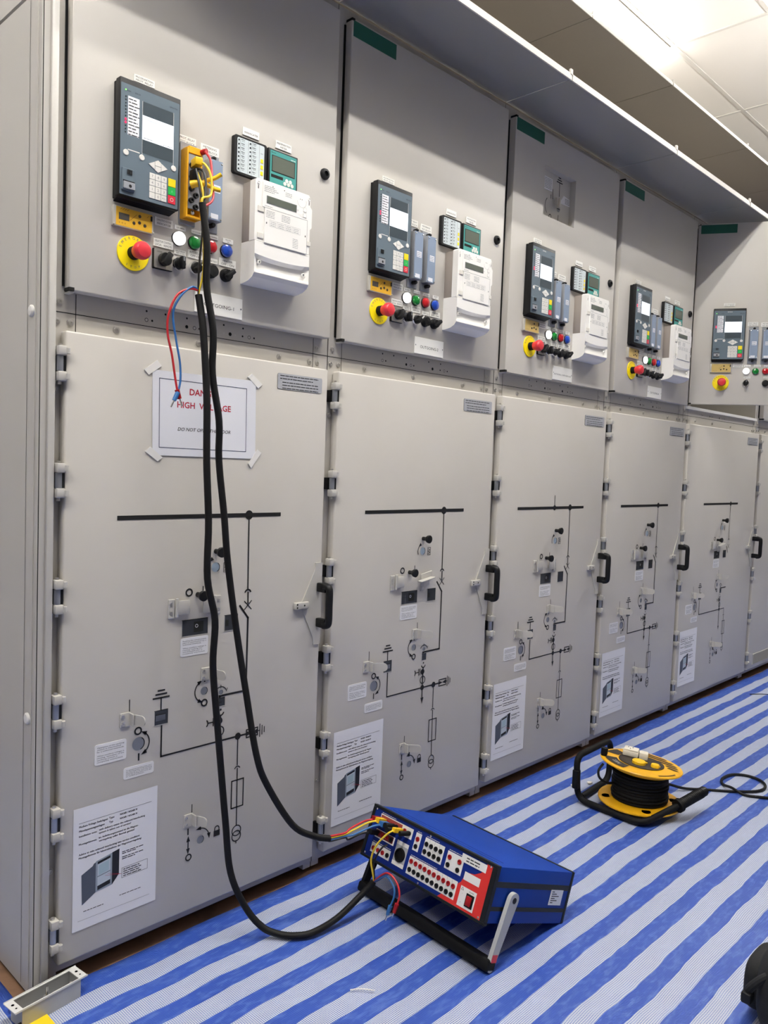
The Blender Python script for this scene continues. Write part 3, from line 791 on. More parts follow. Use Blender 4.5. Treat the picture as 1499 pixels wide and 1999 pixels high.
    u = MB(); u.box(.0985-cu, .1285-cu, Y0-.0035, Y0, .2325-cz, .281-cz, relayblue, .001, 1); u.rect(.1005-cu, .1285-cu, .2515-cz, .2545-cz, Y0-.0037, black)
    u.box(.1012-cu, .1288-cu, Y0-.0065, Y0-.003, .236-cz, .2515-cz, tbgrey, .001, 1); u.disc(.1167-cu, .2428-cz, .0036, Y0-.0067, black)
    for k in range(3): u.box(.1105+.0042*k-cu, .1132+.0042*k-cu, Y0-.0055, Y0-.003, .268-cz, .278-cz, black)
    u.build('port_cover', t)
    return t
relay = make_relay()
for i in range(5):
    o = place(relay, i, .167, .3455, 'blue-grey protection relay with lit screen and keypad '+WHERE[i], 'protection relays with keypad')
    if i > 1: MB().text('SIEMENS', 0, .4545-.3455, .0062, -.0332, white, 'C').build('brand_mark', o)

def make_block():
    t = thing('test_block', '', 'test block'); u0, u1, z0, z1 = -.0195, .0195, -.0725, .0715
    MB().box(u0-.003, u1+.003, -.004, 0, z0-.024, z1+.016, tbgrey, .001, 1).build('base_plate', t)
    MB().box(u0, u1, -.026, -.004, z0, z1, tbgrey, .0012, 2).build('housing', t)
    c = MB(); c.prism(c.rrect(u0+.0012, u1-.0012, z0+.0012, z1-.0012, .002), -.0275, -.0255, tbblue); c = c.build('cover', t)
    for x in (u0+.0045, u1-.0045):
        for z in (z0+.005, z1-.007): MB().knob(x, z, [(.0023, 0), (.0023, .001), (0, .0016)], chrome, 10, -.0275).build('screw', c)
    s = MB(); s.rect(-.009, .0125, -.006, .012, -.0279, paper)
    for k in range(3): s.micro(-.0075, .010, .0065-.005*k, .0022, -.0281, blueink, k)
    s.build('sticker', c)
    MB().rect(-.013, .008, z0+.004, z0+.0155, -.0279, paper).build('sticker', c)
    MB().knob(.001, z1+.006, [(.0055, 0), (.0058, .012), (.003, .0125), (.003, .017), (0, .0175)], black, 16, -.004).build('thumb_screw', t)
    MB().knob(.001, z0-.009, [(.0055, 0), (.0058, .014), (.0045, .018), (0, .0185)], black, 16, -.004).build('thumb_screw', t)
    return t
tb = make_block()
place(tb, 0, .3462, .2980, 'blue-fronted metering test block right of the yellow test plug '+WHERE[0], 'blue test blocks')
for i in range(1, 5):
    place(tb, i, .2855, .2990, 'blue-fronted test block next to the relay '+WHERE[i], 'blue test blocks')
    place(tb, i, .3462, .2980, 'blue-fronted metering test block, second from the relay '+WHERE[i], 'blue test blocks')

# yellow test plug in the first block
loc, _ = on_door(0, .2830, .2940)
t = thing('test_plug', 'yellow test plug with black sockets and wires plugged into OUTGOING-1', 'test plug', loc)
z0, z1, u0, u1 = -.080, .081, -.0205, .0205
MB().box(u0-.002, u1+.002, -.004, 0, z0-.010, z1+.02, tbgrey, .001, 1).build('base_plate', t)
b = MB()
b.box(u0, u0+.004, -.033, -.004, z0, z1, yel, .001, 1); b.box(u1-.004, u1, -.033, -.004, z0, z1, yel, .001, 1)
b.box(u0+.004, u1-.004, -.033, -.004, z1-.012, z1+.004, yel, .001, 1); b.box(u0+.004, u1-.004, -.033, -.026, z0, z0+.006, yel, .001, 1); b.box(u0+.004, u1-.004, -.012, -.004, z0, z1-.01, yel)
b.build('housing', t)
f = MB(); f.box(u0+.004, u1-.004, -.031, -.027, z0+.022, z1-.013, tbgrey); f = f.build('face_plate', t)
k = 0
for z in [.055-.0135*n for n in range(9)]:
    x = -.008 if k % 2 else .004
    MB().knob(x, z, [(.0064, 0), (.0064, .006), (.0048, .0065), (.0030, .006), (.0028, .002), (0, .002)], black, 18, -.031).build('socket', f); k += 1
MB().knob(0, z0+.015, [(.005, 0), (.005, .005), (.002, .006), (0, .006)], chrome, 16, -.022).build('thumb_screw', t)

def make_vdi(m, l):
    t = thing('voltage_indicator', '', 'voltage indicator'); u0, u1, z0, z1 = -.0497, .0497, -.0228, .0218
    b = MB(); b.box(u0, u1, -.010, 0, z0, z1, clear, .0015, 2); b.box(u0-.001, u0+.004, -.013, -.009, z0+.001, z0+.006, clear, .001, 1); b.box(u1-.004, u1+.001, -.013, -.009, z0+.001, z0+.006, clear, .001, 1); b.box(u1-.008, u1-.004, -.012, -.009, .006, .017, black); b.build('case', t)
    f = MB(); x0, x1 = u0+.007, u1-.004; f.rect(x0, x1, z0+.0025, z1-.0015, -.0103, m)
    for k in range(4): f.line([(x0+.010+.0055*k, .0150), (x0+.0145+.0055*k, .0190)], .0007, -.0106, ink)
    f.line([(x0+.034, -.004), (x0+.050, .012)], .0007, -.0106, ink); f.line([(x0+.076, .012), (x0+.080, .016)], .0007, -.0106, ink)
    for k in range(3): f.ring(x0+.008+.007*k, -.014, .0009, .0014, -.0106, ink, n=8)
    f = f.build('face', t)
    MB().rect(x0+.0065, x0+.032, -.0070, .0080, -.0106, l).build('display', f)
    for du, dz in ((.0643, .0102), (.0502, -.0078), (.0640, -.0042), (.0775, -.0078)):
        MB().knob(u0+du-.0085+.0085+.0, dz, [(.0036, 0), (.0036, .0008), (0, .0011)], reelk, 14, -.0103).build('button', f)
    return t
v = make_vdi(vyel, lcdd)
for i in range(2): place(v, i, .1417, .1818, 'yellow voltage indicator under the relay '+WHERE[i], 'capacitive voltage indicators')
v = make_vdi(vyel2, vyel2)
for i in range(2, 5): place(v, i, .1417, .1818, 'ochre voltage indicator under the relay '+WHERE[i], 'capacitive voltage indicators')

t = thing('emergency_stop_button', '', 'emergency stop button')
b = MB(); b.knob(0, 0, [(.0390, 0), (.0390, .0028), (.0385, .0032), (0, .0032)], estopy, 48)
for k, ch in enumerate('EMERGENCY'):
    a = math.radians(162-18*k); b.text(ch, .0305*math.cos(a), .0305*math.sin(a), .0088, -.0035, grayink, 'C', rot=a-PI/2)
for k, ch in enumerate('STOP'):
    a = math.radians(-120+20*k); b.text(ch, .0335*math.cos(a), .0335*math.sin(a), .0070, -.0035, grayink, 'C', rot=a+PI/2)
b.build('warning_disc', t)
MB().knob(0, 0, [(.0150, 0), (.0150, .014), (.0128, .016), (.0128, .024), (0, .024)], blackm, 28, -.0032).build('collar', t)
MB().knob(0, 0, [(.0150, .0), (.0165, .008), (.0198, .016), (.0203, .022), (.0192, .0275), (.0155, .0315), (.008, .0333), (0, .0336)], estopr, 34, -.022).build('push_button', t)
for i in range(5): place(t, i, .146, .1085, 'red mushroom emergency stop on a yellow disc '+WHERE[i], 'emergency stop buttons')

def make_lamp(lens, flat):
    t = thing('indicator_lamp', '', 'indicator lamp')
    MB().knob(0, 0, [(.0163, 0), (.0163, .004), (.0155, .005), (0, .005)], black, 28).build('bezel', t)
    pr = [(.0158, .0045), (.0158, .011), (.0150, .0126), (0, .0132)] if flat else [(.0155, .0045), (.0155, .008), (.0140, .0115), (.0095, .0142), (0, .0152)]
    MB().knob(0, 0, pr, lens, 30).build('lens', t); return t
for cname, lens, u in (('white', lensw, .2608), ('green', lensg, .3045), ('red', lensr, .3505), ('blue', lensb, .3962)):
    p = make_lamp(lens, cname == 'white')
    for i in range(5):
        if i == 4 and cname == 'blue': continue
        place(p, i, u, .167, '%s%s round indicator lamp %s' % ('lit ' if cname == 'white' else '', cname, WHERE[i]), 'round indicator lamps')

t = thing('selector_switch', '', 'selector switch')
b = MB(); b.box(-.0253, .0253, -.008, 0, -.0232, .0232, black, .0015, 2); b.prism(b.rrect(-.0238, .0248, -.0215, .0225, .003), -.0095, -.0075, steel)
b.text('LOCAL', -.010, .0150, .0042, -.0097, ink); b.text('REMOTE', .011, .0150, .0042, -.0097, ink); b.build('face_plate', t)
k = MB(); k.knob(.001, 0, [(.0150, 0), (.0150, .012), (.0140, .0135), (0, .0135)], black, 28, -.0095)
k.box(-.0065, .0065, -.032, -.020, -.017, .0165, black, .0025, 2, Matrix.Translation((.001, 0, 0)) @ Matrix.Rotation(math.radians(32), 4, 'Y')); k.build('knob', t)
for i in range(4): place(t, i, .2190, .1085, 'square silver selector switch with black local-remote knob '+WHERE[i], 'local-remote selector switches')

def make_rotary(rim, ang, tip, flat=False, mush=False):
    t = thing('push_button' if mush else 'rotary_switch', '', 'push button' if mush else 'rotary switch')
    MB().knob(0, 0, [(.0162, 0), (.0162, .007), (.0150, .0095), (.0125, .0095), (0, .0095)] if not mush else [(.0160, 0), (.0160, .006), (.015, .007), (0, .007)], rim, 30).build('bezel', t)
    if mush:
        MB().knob(0, 0, [(.0142, .0), (.0146, .008), (.0138, .011), (0, .0118)], black, 28, -.006).build('button', t); return t
    k = MB(); k.knob(0, 0, [(.0128, 0), (.0126, .008), (.012, .0095), (0, .0095)], black, 26, -.009)
    mt = Matrix.Rotation(math.radians(ang), 4, 'Y')
    k.box(-.0052, .0052, -.030, -.016, -.0135, .0150, black, .002, 2, mt)
    if tip: k.box(-.0022, .0022, -.0306, -.016, .004, .0158, tip, .0006, 1, mt)
    k.build('knob', t); return t
ro = make_rotary(chrome, 0, grayink)
for i in range(5): place(ro, i, .2620, .1075, 'chrome-rimmed black circuit breaker switch '+WHERE[i], 'circuit breaker switches')
ro = make_rotary(chrome, 48, white)
for i in range(4): place(ro, i, .3080, .1075, 'chrome-rimmed auto-reclose switch with white pointer '+WHERE[i], 'auto-reclose switches')
ro = make_rotary(black, 0, None, mush=True)
for i in range(5): place(ro, i, .3535, .1080, 'round black lamp test push button '+WHERE[i], 'lamp test buttons')
ro = make_rotary(black, 48, None)
for i in range(4): place(ro, i, .3970, .1075, 'all-black off-on rotary switch, nearest the meter '+WHERE[i], 'black off-on switches')

t = thing('annunciator_panel', '', 'annunciator')
b = MB(); b.prism(b.rrect(-.0502, .0502, -.0465, .0465, .006), -.0125, 0, black); b.build('frame', t)
f = MB(); f.prism(f.rrect(-.0415, .0418, -.0415, .0415, .004), -.0130, -.0120, annw)
for x in (-.0322, -.0082, .0028, .0262): f.line([(x, -.041), (x, .041)], .0007, -.0132, grayink)
for c, x in ((0, -.030), (1, .005)):
    for r in range(8):
        f.micro(x, x+.011, .0375-.01*r, .0023, -.0133, ink, r); f.micro(x+.002, x+.010, .0338-.01*r, .0020, -.0133, grayink, r+9)
f.text('RESET', .034, .020, .003, -.0133, ink)
f = f.build('face', t)
for c, x in ((0, -.0371), (1, -.0022)):
    for r in range(8): MB().knob(x, .0355-.01005*r, [(.0022, 0), (.0022, .0008), (0, .0012)], led_off, 10, -.0131).build('indicator_led', f)
for z in (.0030, -.0125, -.0280): MB().box(.0305, .0385, -.0140, -.0128, z-.005, z+.005, keyy, .0006, 1).build('button', f)
for i in range(4): place(t, i, .4568, .4090, 'black-framed annunciator with rows of small lamps '+WHERE[i], 'annunciators')

t = thing('multifunction_meter', '', 'panel meter')
b = MB(); b.box(-.0488, .0488, -.0150, 0, -.0488, .0480, black, .002, 2); b.build('frame', t)
f = MB(); f.prism(f.rrect(-.0432, .0438, -.0440, .0435, .002), -.0156, -.0145, teal); f.micro(-.040, -.025, .0372, .0022, -.0158, ink, 2); f.micro(.024, .040, .0345, .0022, -.0158, white, 5)
f.rect(-.0395, -.0005, -.0245, -.0165, -.0158, dark); f = f.build('face', t)
MB().box(-.0380, .0385, -.0162, -.0150, -.0095, .0318, black).rect(-.0362, .0366, -.0078, .0300, -.0164, lcd).build('display', f)
for x, z in ((.012, -.0225), (.024, -.0225), (.006, -.031), (.018, -.031), (.030, -.031)): MB().knob(x, z, [(.0050, 0), (.0050, .0008), (0, .0012)], keyw, 16, -.0156).build('button', f)
for i in range(4): place(t, i, .5592, .4060, 'green-faced multifunction meter with grey display '+WHERE[i], 'multifunction meters')

def make_meter():
    cu = .533; cz = .2225; t = thing('energy_meter', '', 'energy meter'); yf = -.056
    def X(u): return u-cu
    def Zz(z): return z-cz
    b = MB(); b.box(X(.444), X(.6215), -.040, 0, Zz(.186), Zz(.346), tbm, .002, 2); b.build('back_case', t)
    c = MB(); pts = [(X(.4425), Zz(.198)), (X(.621), Zz(.198)), (X(.6215), Zz(.262)), (X(.6275), Zz(.268)), (X(.6275), Zz(.315)), (X(.621), Zz(.322)), (X(.621), Zz(.341)), (X(.616), Zz(.3505)), (X(.449), Zz(.3505)), (X(.4425), Zz(.346))]
    c.prism(pts, yf, -.034, whitem); c = c.build('cover', t)
    for u, z in ((.4515, .340), (.6165, .340)):
        MB().knob(X(u), Zz(z), [(.0038, 0), (.0038, .0012), (.0026, .0014), (.0022, .0004), (0, .0004)], whitem, 16, yf).rect(X(u)-.0013, X(u)+.0007, Zz(z)-.0155, Zz(z)-.0065, yf-.0004, dark).build('seal_screw', c)
    fp = MB(); fp.prism([(X(.4635), Zz(.2835)), (X(.6105), Zz(.2835)), (X(.6105), Zz(.3455)), (X(.4635), Zz(.3455))], yf-.003, yf, whitem)
    y = yf-.0032
    for k in range(4): fp.micro(X(.468), X(.500+.006*(k % 3)), Zz(.3355-.0042*k), .0022, y, mprint, k)
    for u in (.494, .531): fp.disc(X(u), Zz(.3395), .0014, y, ink, 10)
    for k in range(3): fp.micro(X(.535), X(.556), Zz(.3345-.004*k), .0020, y, mprint, k+5)
    for k in range(2): fp.micro(X(.470+.1*k), X(.495+.07*k), Zz(.2870), .0016, y, mprint, k+9)
    fp.ring(X(.5895), Zz(.327), .0148, .0153, y, grayink, 180, 380); 
    for u in (.584, .590): fp.disc(X(u), Zz(.332), .0012, y, ink, 8)
    fp.text('CE', X(.576), Zz(.300), .0050, y, grayink); fp = fp.build('front_panel', t)
    MB().box(X(.4755), X(.5725), y-.0003, yf, Zz(.2945), Zz(.3135), grayink).rect(X(.477), X(.571), Zz(.296), Zz(.3122), y-.0006, lcd).build('display', fp)
    for z in (.3080, .2935): MB().box(X(.594), X(.606), y-.001, yf, Zz(z-.0055), Zz(z+.0055), whitem, .0008, 1).ring(X(.600), Zz(z), .0058, .0061, y-.0012, grayink, n=20).build('button', fp)
    d = MB(); d.prism([(X(.471), Zz(.196)), (X(.609), Zz(.196)), (X(.609), Zz(.2825)), (X(.471), Zz(.2825))], yf-.0035, yf, whitem)
    y = yf-.0037
    d.line([(X(.471), Zz(.2828)), (X(.609), Zz(.2828))], .0008, y, grayink); d.line([(X(.6092), Zz(.2828)), (X(.6092), Zz(.196))], .0008, y, grayink); d.line([(X(.471), Zz(.196)), (X(.609), Zz(.196))], .0008, y, grayink)
    for k in range(5): d.micro(X(.475), X(.502), Zz(.2755-.0037*k), .0018, y, mprint, k); d.micro(X(.524), X(.552), Zz(.2755-.0037*k), .0018, y, mprint, k+20)
    d.line([(X(.486), Zz(.2550)), (X(.586), Zz(.2550))], .0004, y, grayink); d.line([(X(.486), Zz(.2400)), (X(.586), Zz(.2400))], .0004, y, grayink)
    for k in range(5): d.line([(X(.486+.025*k), Zz(.2550)), (X(.486+.025*k), Zz(.2400))], .0004, y, grayink)
    for k in range(4):
        for r in range(3): d.micro(X(.489+.025*k), X(.507+.025*k), Zz(.2505-.0042*r), .0018, y, mprint, k*3+r)
    for r in range(6): d.micro(X(.562), X(.580), Zz(.2245-.0042*r), .0017, y, mprint, r+40)
    for u, z in ((.4765, .2435), (.6035, .2385)): d.rect(X(u)-.0012, X(u)+.0012, Zz(z), Zz(z)+.0045, y, ink)
    d.build('front_door', t)
    for z in (.284, .2185):
        MB().box(X(.4505), X(.4700), yf-.0022, yf, Zz(z-.014), Zz(z), lugm, .001, 1).build('hinge_lug', c)
    MB().box(X(.610), X(.6245), yf-.002, yf+.006, Zz(.219), Zz(.231), lugm, .001, 1).build('hinge_lug', c)
    # terminal cover with the scooped front
    tc = MB(); prof = [(0, .0954), (-.012, .0962), (-.034, .1005), (-.050, .1085), (-.0575, .118), (-.0575, .1215), (-.0475, .1225), (-.0465, .152), (-.0575, .160), (-.0575, .196), (-.054, .198), (0, .198)]
    n = len(prof); x0, x1 = X(.4435), X(.6215)
    def arc(u): return .006*(1-((u-.532)/.09)**2)
    us = [.4435+.178*k/12 for k in range(13)]; vs = []; fs = []
    for u in us:
        for j, (yy, z) in enumerate(prof):
            zz = z
            if j in (7, 8): zz = z+.005-arc(u)-(.006*(u-.4435)/.178)*0
            edge = u < .4455 or u > .6195
            yq = -.0575 if (edge and j in (6, 7)) else yy
            vs.append((X(u), yq, Zz(zz)))
    for a in range(12):
        for j in range(n-1): fs.append((a*n+j, a*n+j+1, (a+1)*n+j+1, (a+1)*n+j))
    fs.append(tuple(range(n))[::-1]); fs.append(tuple(12*n+j for j in range(n)))
    fs = [f[::-1] for f in fs]
    tc.add(vs, fs, whitem); tc = tc.build('terminal_cover', t, sharp=24)
    for u, z in ((.4625, .147), (.6065, .142)):
        MB().knob(X(u), Zz(z), [(.0045, 0), (.0045, .006), (.0032, .0065), (.0030, .003), (0, .003)], whitem, 18, -.0475).disc(X(u), Zz(z), .0024, -.0530, grayink, 10).build('terminal_screw', tc)
    return t
lugm = mat('meter_lug', 'dedbd3', .35); mprint = mat('meter_print', '84868a', .6)
tbm = mat('meter_grey', '958c85', .5)
em = make_meter()
for i in range(4): place(em, i, .533, .2225, 'white electricity meter with grey display '+WHERE[i], 'white electricity meters')

# ------------------------------------------------------------------ paper notices
def at(i, u, z): return (xm(i)+.02+u, -.0006, z)
t = thing('danger_notice', 'white paper notice reading DANGER HIGH VOLTAGE taped to the first door', 'notice', at(0, .358, 1.413))
b = MB(); b.poly([(-.151, .100), (.148, .1025), (.1525, -.101), (-.147, -.101)], -.0012, paper)
b.add([(x, -.0002, z) for x, z in ((-.151, .100), (.148, .1025), (.1525, -.101), (-.147, -.101))], [(0, 1, 2, 3)], paper)
b.line([(-.1325, .0818), (.1190, .0798), (.1210, -.0830), (-.1300, -.0818), (-.1325, .0818)], .0016, -.0014, blueink)
b.text('DANGER', -.0065, .0490, .0215, -.0014, redink, 'C', .022, wd=.087); b.text('HIGH  VOLTAGE', -.0062, .0165, .0208, -.0014, redink, 'C', .020, wd=.155)
b.text('DO NOT OPEN THE DOOR', -.0045, -.0395, .0118, -.0014, ink, 'C', .004, .22, wd=.153)
b.build('sheet', t)
for q in ([(.1853, 1.5109), (.2187, 1.5361), (.2305, 1.5236), (.1973, 1.4995)], [(.4928, 1.5337), (.5269, 1.5087), (.5138, 1.4971), (.4792, 1.5238)], [(.2049, 1.3319), (.2372, 1.3072), (.2246, 1.2979), (.1910, 1.3201)], [(.5170, 1.3382), (.5295, 1.3289), (.4975, 1.2875), (.4880, 1.2999)]):
    MB().prism([(u-.358, z-1.413) for u, z in q], -.0019, -.0004, tapem).build('tape', t)

def make_sheet():
    t = thing('instruction_sheet', '', 'instruction sheet'); b = MB(); y = -.0013; u0, z1 = -.1055, .1445
    b.poly([(-.1055, .144), (.1055, .145), (.1055, -.145), (-.1055, -.145)], -.0010, paper)
    b.add([(-.1055, -.0001, .144), (.1055, -.0001, .145), (.1055, -.0001, -.145), (-.1055, -.0001, -.145)], [(0, 1, 2, 3)], paper)
    def T(s, u, z, h, wd, bold=.008):
        for q in (0, .00035): b.text(s, u0+u+q, z1-z+q*.4, h, y-q*.1, ink, 'L', wd=wd)
    b.line([(u0+.013, z1-.0365), (u0+.195, z1-.0350)], .0007, y, ink)
    T('Medium-Voltage Switchgear', .013, .047, .0068, .070); T('Mittelspannungsanlagen', .013, .057, .0068, .061); T('Type', .0855, .0465, .0068, .013, .008); T('Typ', .0855, .0565, .0068, .010, .008)
    T('NXAIR / NXAIR M', .113, .0455, .0064, .044, .008); T('NXAIR / NXAIR M', .113, .0555, .0064, .044, .008)
    T('Installation note:', .013, .069, .0064, .043, .008); T('with delivery status the solenoid interlocking', .061, .067, .0062, .117, .008); T('system is taken out of service!', .061, .0745, .0062, .080, .008)
    T('Montagehinweis:', .013, .088, .0064, .043, .008); T('Im Anlieferungszustand ist die Magnet-', .061, .0860, .0062, .100, .008); T('verriegelung außer Betrieb gesetzt!', .061, .0935, .0062, .090, .008)
    T('Advice to take solenoid interlocking into service condition:', .013, .1125, .0066, .152, .008); T('Montagehinweis für Inbetriebnahme der Magnetverriegelung:', .013, .1205, .0066, .157, .008)
    # printed picture of an open cubicle
    P = [mat_pic(c) for c in ('31353f', '8f9aa8', '14161f', '9fb6c2', 'b5c0cc', '0d0f16', '4a515f')] if not PIC else PIC
    PIC[:] = P
    def q(pts, k, dy=0): b.poly([(u0+u, z1-z) for u, z in pts], y-.0001-dy, P[k])
    q([(.020, .160), (.022, .232), (.0545, .2125), (.0545, .1405), (.050, .142), (.047, .147)], 6)
    q([(.0545, .1385), (.095, .1305), (.095, .2080), (.0545, .2125)], 1)
    q([(.059, .142), (.0905, .1355), (.0905, .203), (.059, .209)], 4, .0001); q([(.062, .150), (.087, .145), (.087, .169), (.062, .174)], 3, .0002); q([(.059, .141), (.0905, .135), (.0905, .141), (.059, .147)], 5, .0002)
    q([(.059, .199), (.0905, .193), (.0905, .203), (.059, .209)], 5, .0002); q([(.0585, .176), (.0905, .171), (.0905, .1725), (.0585, .1775)], 6, .0002)
    q([(.095, .1300), (.113, .1265), (.1125, .188), (.095, .2085)], 2)
    for k, (a, wd) in enumerate(((.1365, .055), (.1405, .036), (.149, .055), (.1535, .034))): b.micro(u0+.120, u0+.120+wd, z1-a-.002, .0030, y, ink, k)
    b.line([(u0+.120, z1-.177), (u0+.187, z1-.176), (u0+.187, z1-.200), (u0+.120, z1-.201), (u0+.120, z1-.177)], .0007, y, ink)
    for k in range(4): b.micro(u0+.124, u0+.166+.006*(k % 2), z1-.1825-.0052*k, .0032, y, ink, k+7)
    b.line([(u0+.084, z1-.177), (u0+.119, z1-.190)], .0006, y-.0006, redink); b.line([(u0+.078, z1-.180), (u0+.119, z1-.190)], .0006, y-.0006, redink)
    b.micro(u0+.026, u0+.075, z1-.249, .0026, y, ink, 3); b.micro(u0+.115, u0+.170, z1-.243, .0026, y, ink, 4); b.line([(u0+.013, z1-.2675), (u0+.194, z1-.268)], .0005, y, ink)
    b.build('sheet', t)
    return t
PIC = []
def mat_pic(c): return mat('printed_picture', c, .55)
sh = make_sheet()
SHW = ['first door from the left', 'second door, behind the test set', 'third door from the left', 'fourth door, above the cable reel', 'fifth door from the left']
for i, (u, z) in enumerate(((.1372, .3570), (.1330, .3605), (.1310, .3665), (.1335, .3660), (.1350, .3620))):
    p = at(i, u, z); lb = 'white instruction sheet with a cabinet picture on the '+SHW[i]
    if i == 0: sh.location = p; sh['label'] = lb; sh['group'] = 'instruction sheets on the lower doors'
    else: dup(sh, p, 0, lb, 'instruction sheets on the lower doors')

# ------------------------------------------------------------------ relay test set on the floor
OT = Vector((1.165, -.177, .2165)); yaw, pt = -1.63, .357
EX = Vector((math.cos(yaw), math.sin(yaw), 0)); nn = Vector((-math.sin(yaw), math.cos(yaw), 0))
EY = nn*math.cos(pt)-Vector((0, 0, math.sin(pt))); EZ = nn*math.sin(pt)+Vector((0, 0, math.cos(pt)))
MT = Matrix((EX, EY, EZ)).transposed().to_4x4(); MT.translation = OT
def ts(x, y, z): return OT+EX*x+EY*y+EZ*z
t = thing('relay_test_set', 'blue relay test set with red and blue socket panel propped on its handle', 'test set', mtx=MT)
W, D, H = .444, .363, .135
b = MB(); b.box(0, W, .012, D-.010, 0, H, tsblue, .002, 2)
for s, xx in ((-1, 0), (1, W)):
    b.box(xx-.0014 if s < 0 else xx-.001, xx+.001 if s < 0 else xx+.0014, .014, D-.012, .086, .100, tsblack, .0005, 1)
    b.box(xx-.0014 if s < 0 else xx-.001, xx+.001 if s < 0 else xx+.0014, .014, D-.012, .030, .040, tsblack, .0005, 1)
for k in range(2): b.box(.03, W-.03, .045+.022*k, .047+.022*k, H-.0008, H+.0006, tsblue2)
b.build('housing', t)
b = MB(); fr = [(-.003, -.003), (W+.003, -.003), (W+.003, H+.003), (-.003, H+.003)]
b.box(-.004, W+.005, -.001, .014, H-.004, H+.003, tsblack, .001, 1); b.box(-.004, W+.005, -.001, .014, -.004, .003, tsblack, .001, 1)
b.box(-.004, .006, -.001, .014, .003, H-.004, tsblack, .001, 1); b.box(W-.010, W+.005, -.001, .014, .003, H-.004, tsblack, .001, 1); b.box(0, W, .006, .012, 0, H, tsblack)
b.box(-.002, W+.002, D-.012, D, -.002, H+.002, tsblack, .003, 2); b.build('frame', t)
p = MB(); y = .002
p.box(.006, W-.010, y, .006, .002, H-.003, tsblue2); yy = y-.0004
p.poly([(.292, .003), (W-.011, .003), (W-.011, .130), (.415, .130), (.404, .104), (.386, .0935), (.361, .0885), (.352, .0625)], yy, tsred)
def strip(u0, u1, z0, z1, yq=None, m=None): p.rect(u0, u1, z0, z1, yq or yy-.0003, m or plate)
strip(.031, .160, .0945, .1222); strip(.0285, .105, .058, .080); strip(.0270, .1030, .0170, .0430); strip(.1150, .1595, .0168, .0800, m=plateg); strip(.1150, .1595, .070, .0800, yy-.0006); strip(.1150, .1595, .0168, .027, yy-.0006)
strip(.1718, .1925, .0745, .1205); strip(.2068, .2768, .0740, .1198); strip(.2890, .3455, .0730, .1165); strip(.1718, .3438, .0135, .0585); strip(.3360, .4172, .1078, .1275, yy-.0010); strip(.3567, .4078, .0705, .0900); strip(.3560, .4078, .0090, .0560)
strip(.034, .118, .096, .1195, yy-.0006, mat('socket_field_red', '9a4136', .5)); strip(.030, .100, .061, .0785, yy-.0006, mat('socket_field_dark', '6e1d22', .5))
for k in range(1, 10): p.line([(.1718+.0172*k, .0135), (.1718+.0172*k, .0585)], .0005, yy-.0006, grayink)
for k in range(1, 4): p.line([(.2068+.0175*k, .074), (.2068+.0175*k, .1198)], .0005, yy-.0006, grayink)
for u0, u1, z in ((.034, .09, .1245), (.029, .1, .0455), (.175, .19, .1228), (.21, .255, .1222), (.292, .34, .119), (.174, .27, .0607)): p.micro(u0, u1, z, .0022, yy-.0004, white, int(u0*900))
for k in range(2): p.micro(.352, .395, .1195-.007*k, .0042, yy-.0013, ink, 31+k)
p.text('POWER', .392, .0490, .0045, yy-.0006, ink, 'C'); p.line([(.359, .0475), (.3665, .0475), (.3628, .0540), (.359, .0475)], .0008, yy-.0006, ink); p.text('I', .3655, .038, .004, yy-.0006, ink); p.text('0', .3655, .0175, .004, yy-.0006, ink)
p = p.build('front_panel', t)
def sock(u, z, m, r=.0062):
    MB().knob(u, z, [(r, 0), (r, .0022), (r*.72, .0026), (r*.55, .0018), (r*.5, .0004), (0, .0004)], m, 18, y-.0008).build('banana_socket', p)
for k in range(4): sock(.0375+.0187*k, .0288, sockr if k < 3 else black)
for k in range(4): sock(.039+.0175*k, .0695, sockr if k < 3 else black)
for k in range(4): sock(.042+.0187*k, .107, sockr if k < 3 else black)
sock(.1300, .1085, sockr); sock(.1480, .1075, black)
sock(.1818, .1048, sockr); sock(.1814, .0857, black)
for k in range(4): sock(.2154+.0170*k, .1042, black); sock(.2153+.0170*k, .0850, black)
sock(.2993, .1027, sockr); sock(.2990, .0836, black); sock(.3331, .1031, sockr); sock(.3329, .0828, black)
for k in range(10): sock(.1812+.01687*k, .0468-.0004*k, sockr); sock(.1822+.01673*k, .0260-.0003*k, black)
MB().knob(.1377, .0465, [(.0178, 0), (.0178, .004), (.0145, .005), (.0140, .001), (0, .001)], blackm, 30, y-.0008).build('multipole_socket', p)
s = MB(); s.box(.3784, .4035, y-.0022, y, .0145, .0460, black, .001, 1); s.box(.383, .399, y-.0060, y-.002, .0190, .0415, sockr, .0012, 2, Matrix.Translation((0, 0, 0))); s.build('power_switch', p)
for u, z in ((.011, .128), (.011, .008), (.428, .128), (.428, .008), (.222, .0065), (.222, .1275)): MB().knob(u, z, [(.0028, 0), (.0028, .001), (.001, .0012), (0, .0006)], chrome, 10, y-.0004).build('screw', p)
